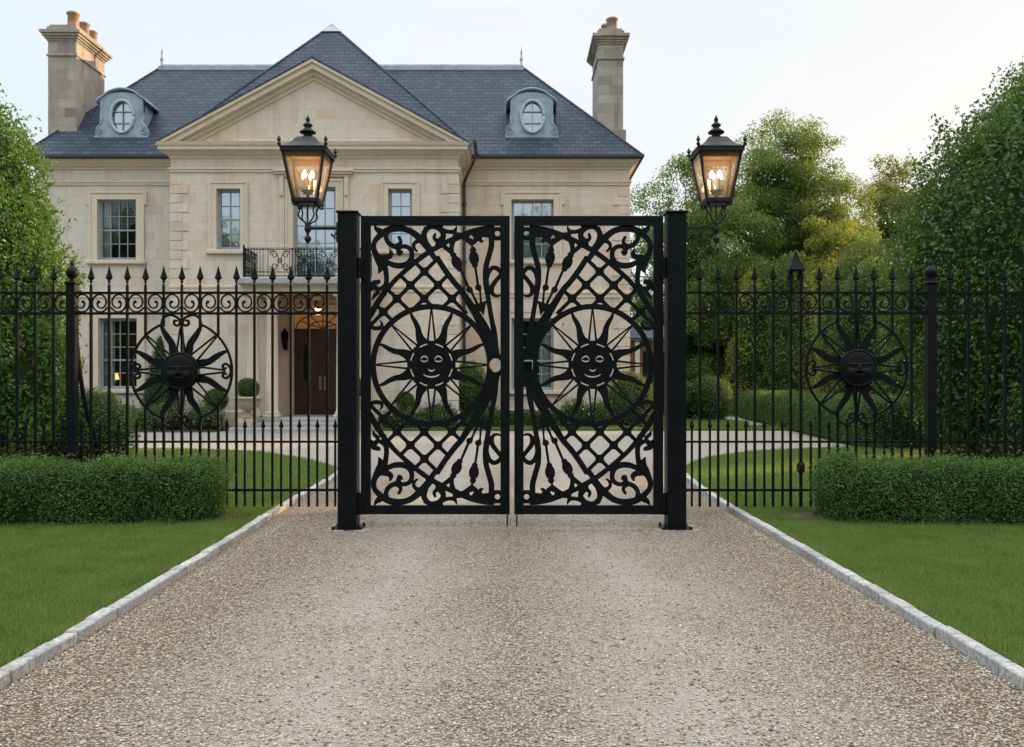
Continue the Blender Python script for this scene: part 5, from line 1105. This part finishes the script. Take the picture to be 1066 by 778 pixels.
def medallion(root, mcx, mcy, name='sun_medallion'):
    q = Plate(-60, 60, -64, 64, .35); RR = 52.5; w_ = 2.4
    a_t = math.asin(20.5/RR)
    ring = lambda a0, a1, n=40: [(RR*math.cos(a0+(a1-a0)*k/n), RR*math.sin(a0+(a1-a0)*k/n), w_) for k in range(n+1)]
    q.stroke(ring(-PI/2+a_t, PI/2-a_t), n=2); q.stroke(ring(PI/2+a_t, 3*PI/2-a_t), n=2)
    for sx in (-1, 1):
        for sy in (-1, 1):
            yy = RR*math.cos(a_t)
            q.stroke([(sx*20.5, sy*yy, w_), (sx*20.0, sy*(yy+3), w_), (sx*18.3, sy*(yy+7), w_), (sx*13, sy*(yy+9.8), w_), (sx*6.5, sy*(yy+8.5), w_), (sx*2.0, sy*(yy+5), w_), (sx*1.6, sy*(yy+1), w_), (sx*4.4, sy*(yy-1.2), w_), (sx*7.4, sy*(yy+.6), w_), (sx*7.2, sy*(yy+3.8), w_), (sx*4.8, sy*(yy+4.0), 2.2)])
            q.stroke([(sx*(RR-1), sy*.5, w_), (sx*(RR-2), sy*4, w_), (sx*(RR-6), sy*7.5, w_), (sx*(RR-9.5), sy*5.5, w_), (sx*(RR-8.6), sy*2.6, w_), (sx*(RR-6.2), sy*3.2, 2.2)])
    TRm = lambda x, y: (fx(mcx+x), fz(mcy+y))
    md = q.mesh(name, M_iron, TRm, YF-.028, YF-.006, root)
    def wp(pts_):
        for k in range(8):
            qq = Plate(-60, 60, -60, 60, .4); sx = [1, -1][k & 1]; sy = [1, -1][(k >> 1) & 1]; sw = k >> 2
            qq.stroke([(y*sx, x*sy, w0) if sw else (x*sx, y*sy, w0) for x, y, w0 in pts_]); qq.mesh('wavy_ray', M_iron, TRm, YF-.034, YF-.018, md)
    wp([(-6.5, -17, 10), (-8.5, -23, 8), (-10, -29, 6.8), (-14, -35, 6.4), (-17.8, -41, 5.0), (-20.2, -46, 3.2), (-20.3, -49, 2)])
    for k in range(8):
        a = k*PI/4; m = MB(); L = 46 if k % 2 == 0 else 51
        for v in (-1, 1):
            b0 = (math.cos(a)*18-math.sin(a)*v*4.4, math.sin(a)*18+math.cos(a)*v*4.4); b1 = (math.cos(a)*L-math.sin(a)*v*.9, math.sin(a)*L+math.cos(a)*v*.9)
            m.tube([(TRm(*b0)[0], YF-.04, TRm(*b0)[1]), (TRm(*b1)[0], YF-.022, TRm(*b1)[1])], .0135, 6)
        m.build('straight_ray', M_iron, md)
    # domed face with rim, brows, eyes, nose, cheeks and lips
    cx, cz = TRm(0, 0); Rr = 19.6/SF; n, mm = 40, 72; V = [(cx, 0, cz)]; 
    def relief(u, v):
        r_ = math.hypot(u, v); y = .055*max(0, 1-r_*r_)**.5 if r_ < .86 else .02
        g = lambda a, b, sa, sb, h: 1.7*h*math.exp(-((u-a)/sa)**2-((v-b)/sb)**2)
        if r_ >= .86: return .03+.012*math.sin(min(1, (r_-.86)/.14)*PI)
        y += g(0, -.02, .07, .20, .022)+g(0, -.14, .13, .07, .014)
        for s in (-1, 1): y += g(s*.32, .20, .19, .035, .011)-g(s*.32, .10, .18, .09, .010)+g(s*.32, .09, .12, .045, .012)+g(s*.40, -.22, .2, .17, .010)
        y += g(0, -.38-.10*u*u, .30, .035, .011)+g(0, -.49, .22, .035, .010)-g(0, -.435-.25*u*u, .32, .022, .012)
        return y+.012
    fs = []
    for i in range(1, n+1):
        for j in range(mm):
            a = 2*PI*j/mm; rr = i/n; u, v = rr*math.cos(a), rr*math.sin(a); V.append((cx+u*Rr, YF-.045-relief(u, v), cz+v*Rr))
    V[0] = (cx, YF-.045-relief(0, 0), cz)
    for j in range(mm): fs.append((0, 1+j, 1+(j+1) % mm))
    for i in range(n-1):
        for j in range(mm): a = 1+i*mm; fs.append((a+j, a+mm+j, a+mm+(j+1) % mm, a+(j+1) % mm))
    b = len(V); V += [(v[0], YF-.02, v[2]) for v in V[1+(n-1)*mm:]]
    for j in range(mm): fs.append((1+(n-1)*mm+j, b+j, b+(j+1) % mm, 1+(n-1)*mm+(j+1) % mm))
    fs.append(tuple(b+j for j in range(mm))[::-1] if False else tuple(b+j for j in range(mm)))
    npmesh('sun_face', V, fs, M_iron, md, True)
    m = MB()
    for k in range(16): a = 2*PI*(k+.5)/16; m.lathe(cx+Rr*1.03*math.cos(a), YF-.045, [(.001, cz+Rr*1.03*math.sin(a)-.011), (.010, cz+Rr*1.03*math.sin(a)-.004), (.010, cz+Rr*1.03*math.sin(a)+.004), (.001, cz+Rr*1.03*math.sin(a)+.011)], 6)
    m.build('rim_beads', M_iron, md)
LL = [340.5, 321.4, 302.8, 283.8, 265, 246.2, 227.3, 208.4, 189.4, 170.5, 151.6, 132.6, 113.7, 94.9, 56, 36.8, 17.8]
LS = [349, 330.4, 311.6, 292.8, 273.9, 255, 236.3, 217.5, 198.8, 180, 161, 142.2, 123.2, 104.2, 85, 64.5, 45.5, 26.5, 7.5]
RL = [728.4, 747.6, 766.6, 785.6, 804.7, 823, 833.4, 853, 872, 891, 909.9, 928.8, 948.6, 988.8, 1008, 1027.4, 1046.2]
RS = [720.2, 739, 757.8, 776.6, 795.6, 814.6, 844, 863, 882, 901.8, 920.6, 938.8, 957.6, 979.5, 998.6, 1018, 1037.6, 1056]
fl_, a_, b_ = fence('iron_fence', -1, LL, LS, [75.2], 'black spear topped iron fence with a sun medallion left of the gate'); medallion(fl_, a_, b_)
m = MB(); m.tube([tuple(v) for v in spline([(fx(77), YF+.06, fz(352)), (fx(80), YF+.10, fz(395)), (fx(84), YF+.16, fz(430)), (fx(89), YF+.25, fz(460)), (fx(95), YF+.4, .05)], 5)], .028, 8); m.build('back_stay', M_iron, fl_)
fr_, a_, b_ = fence('iron_fence', 1, RL, RS, [968.8], 'black spear topped iron fence with a sun medallion right of the gate'); medallion(fr_, a_, b_)
# house shaped cap joining two bars, and the knobbed standard below it
m = MB(); x = fx(828.3); z = fz(283); hp = .085
m.loft([[(x-hp, YF-.06, z), (x+hp, YF-.06, z), (x+hp, YF+.06, z), (x-hp, YF+.06, z)], [(x-hp-.02, YF-.075, z+.02), (x+hp+.02, YF-.075, z+.02), (x+hp+.02, YF+.075, z+.02), (x-hp-.02, YF+.075, z+.02)], [(x-.05, YF-.035, z+.13), (x+.05, YF-.035, z+.13), (x+.05, YF+.035, z+.13), (x-.05, YF+.035, z+.13)], [(x-.003, YF-.003, z+.27), (x+.003, YF-.003, z+.27), (x+.003, YF+.003, z+.27), (x-.003, YF+.003, z+.27)]])
for s in (-1, 1): m.box(x+s*.062-.02, x+s*.062+.02, YF-.02, YF+.02, fz(306), z-.002)
m.build('roof_shaped_finial', M_iron, fr_)
m = MB(); x = fx(833.6); m.box(x-.017, x+.017, YF-.0175, YF+.0175, -.03, fz(400)); m.lathe(x, YF, [(.02, fz(493)), (.045, fz(491)), (.05, fz(488)), (.05, fz(484)), (.03, fz(481))], 14); m.build('knobbed_standard', M_iron, fr_)
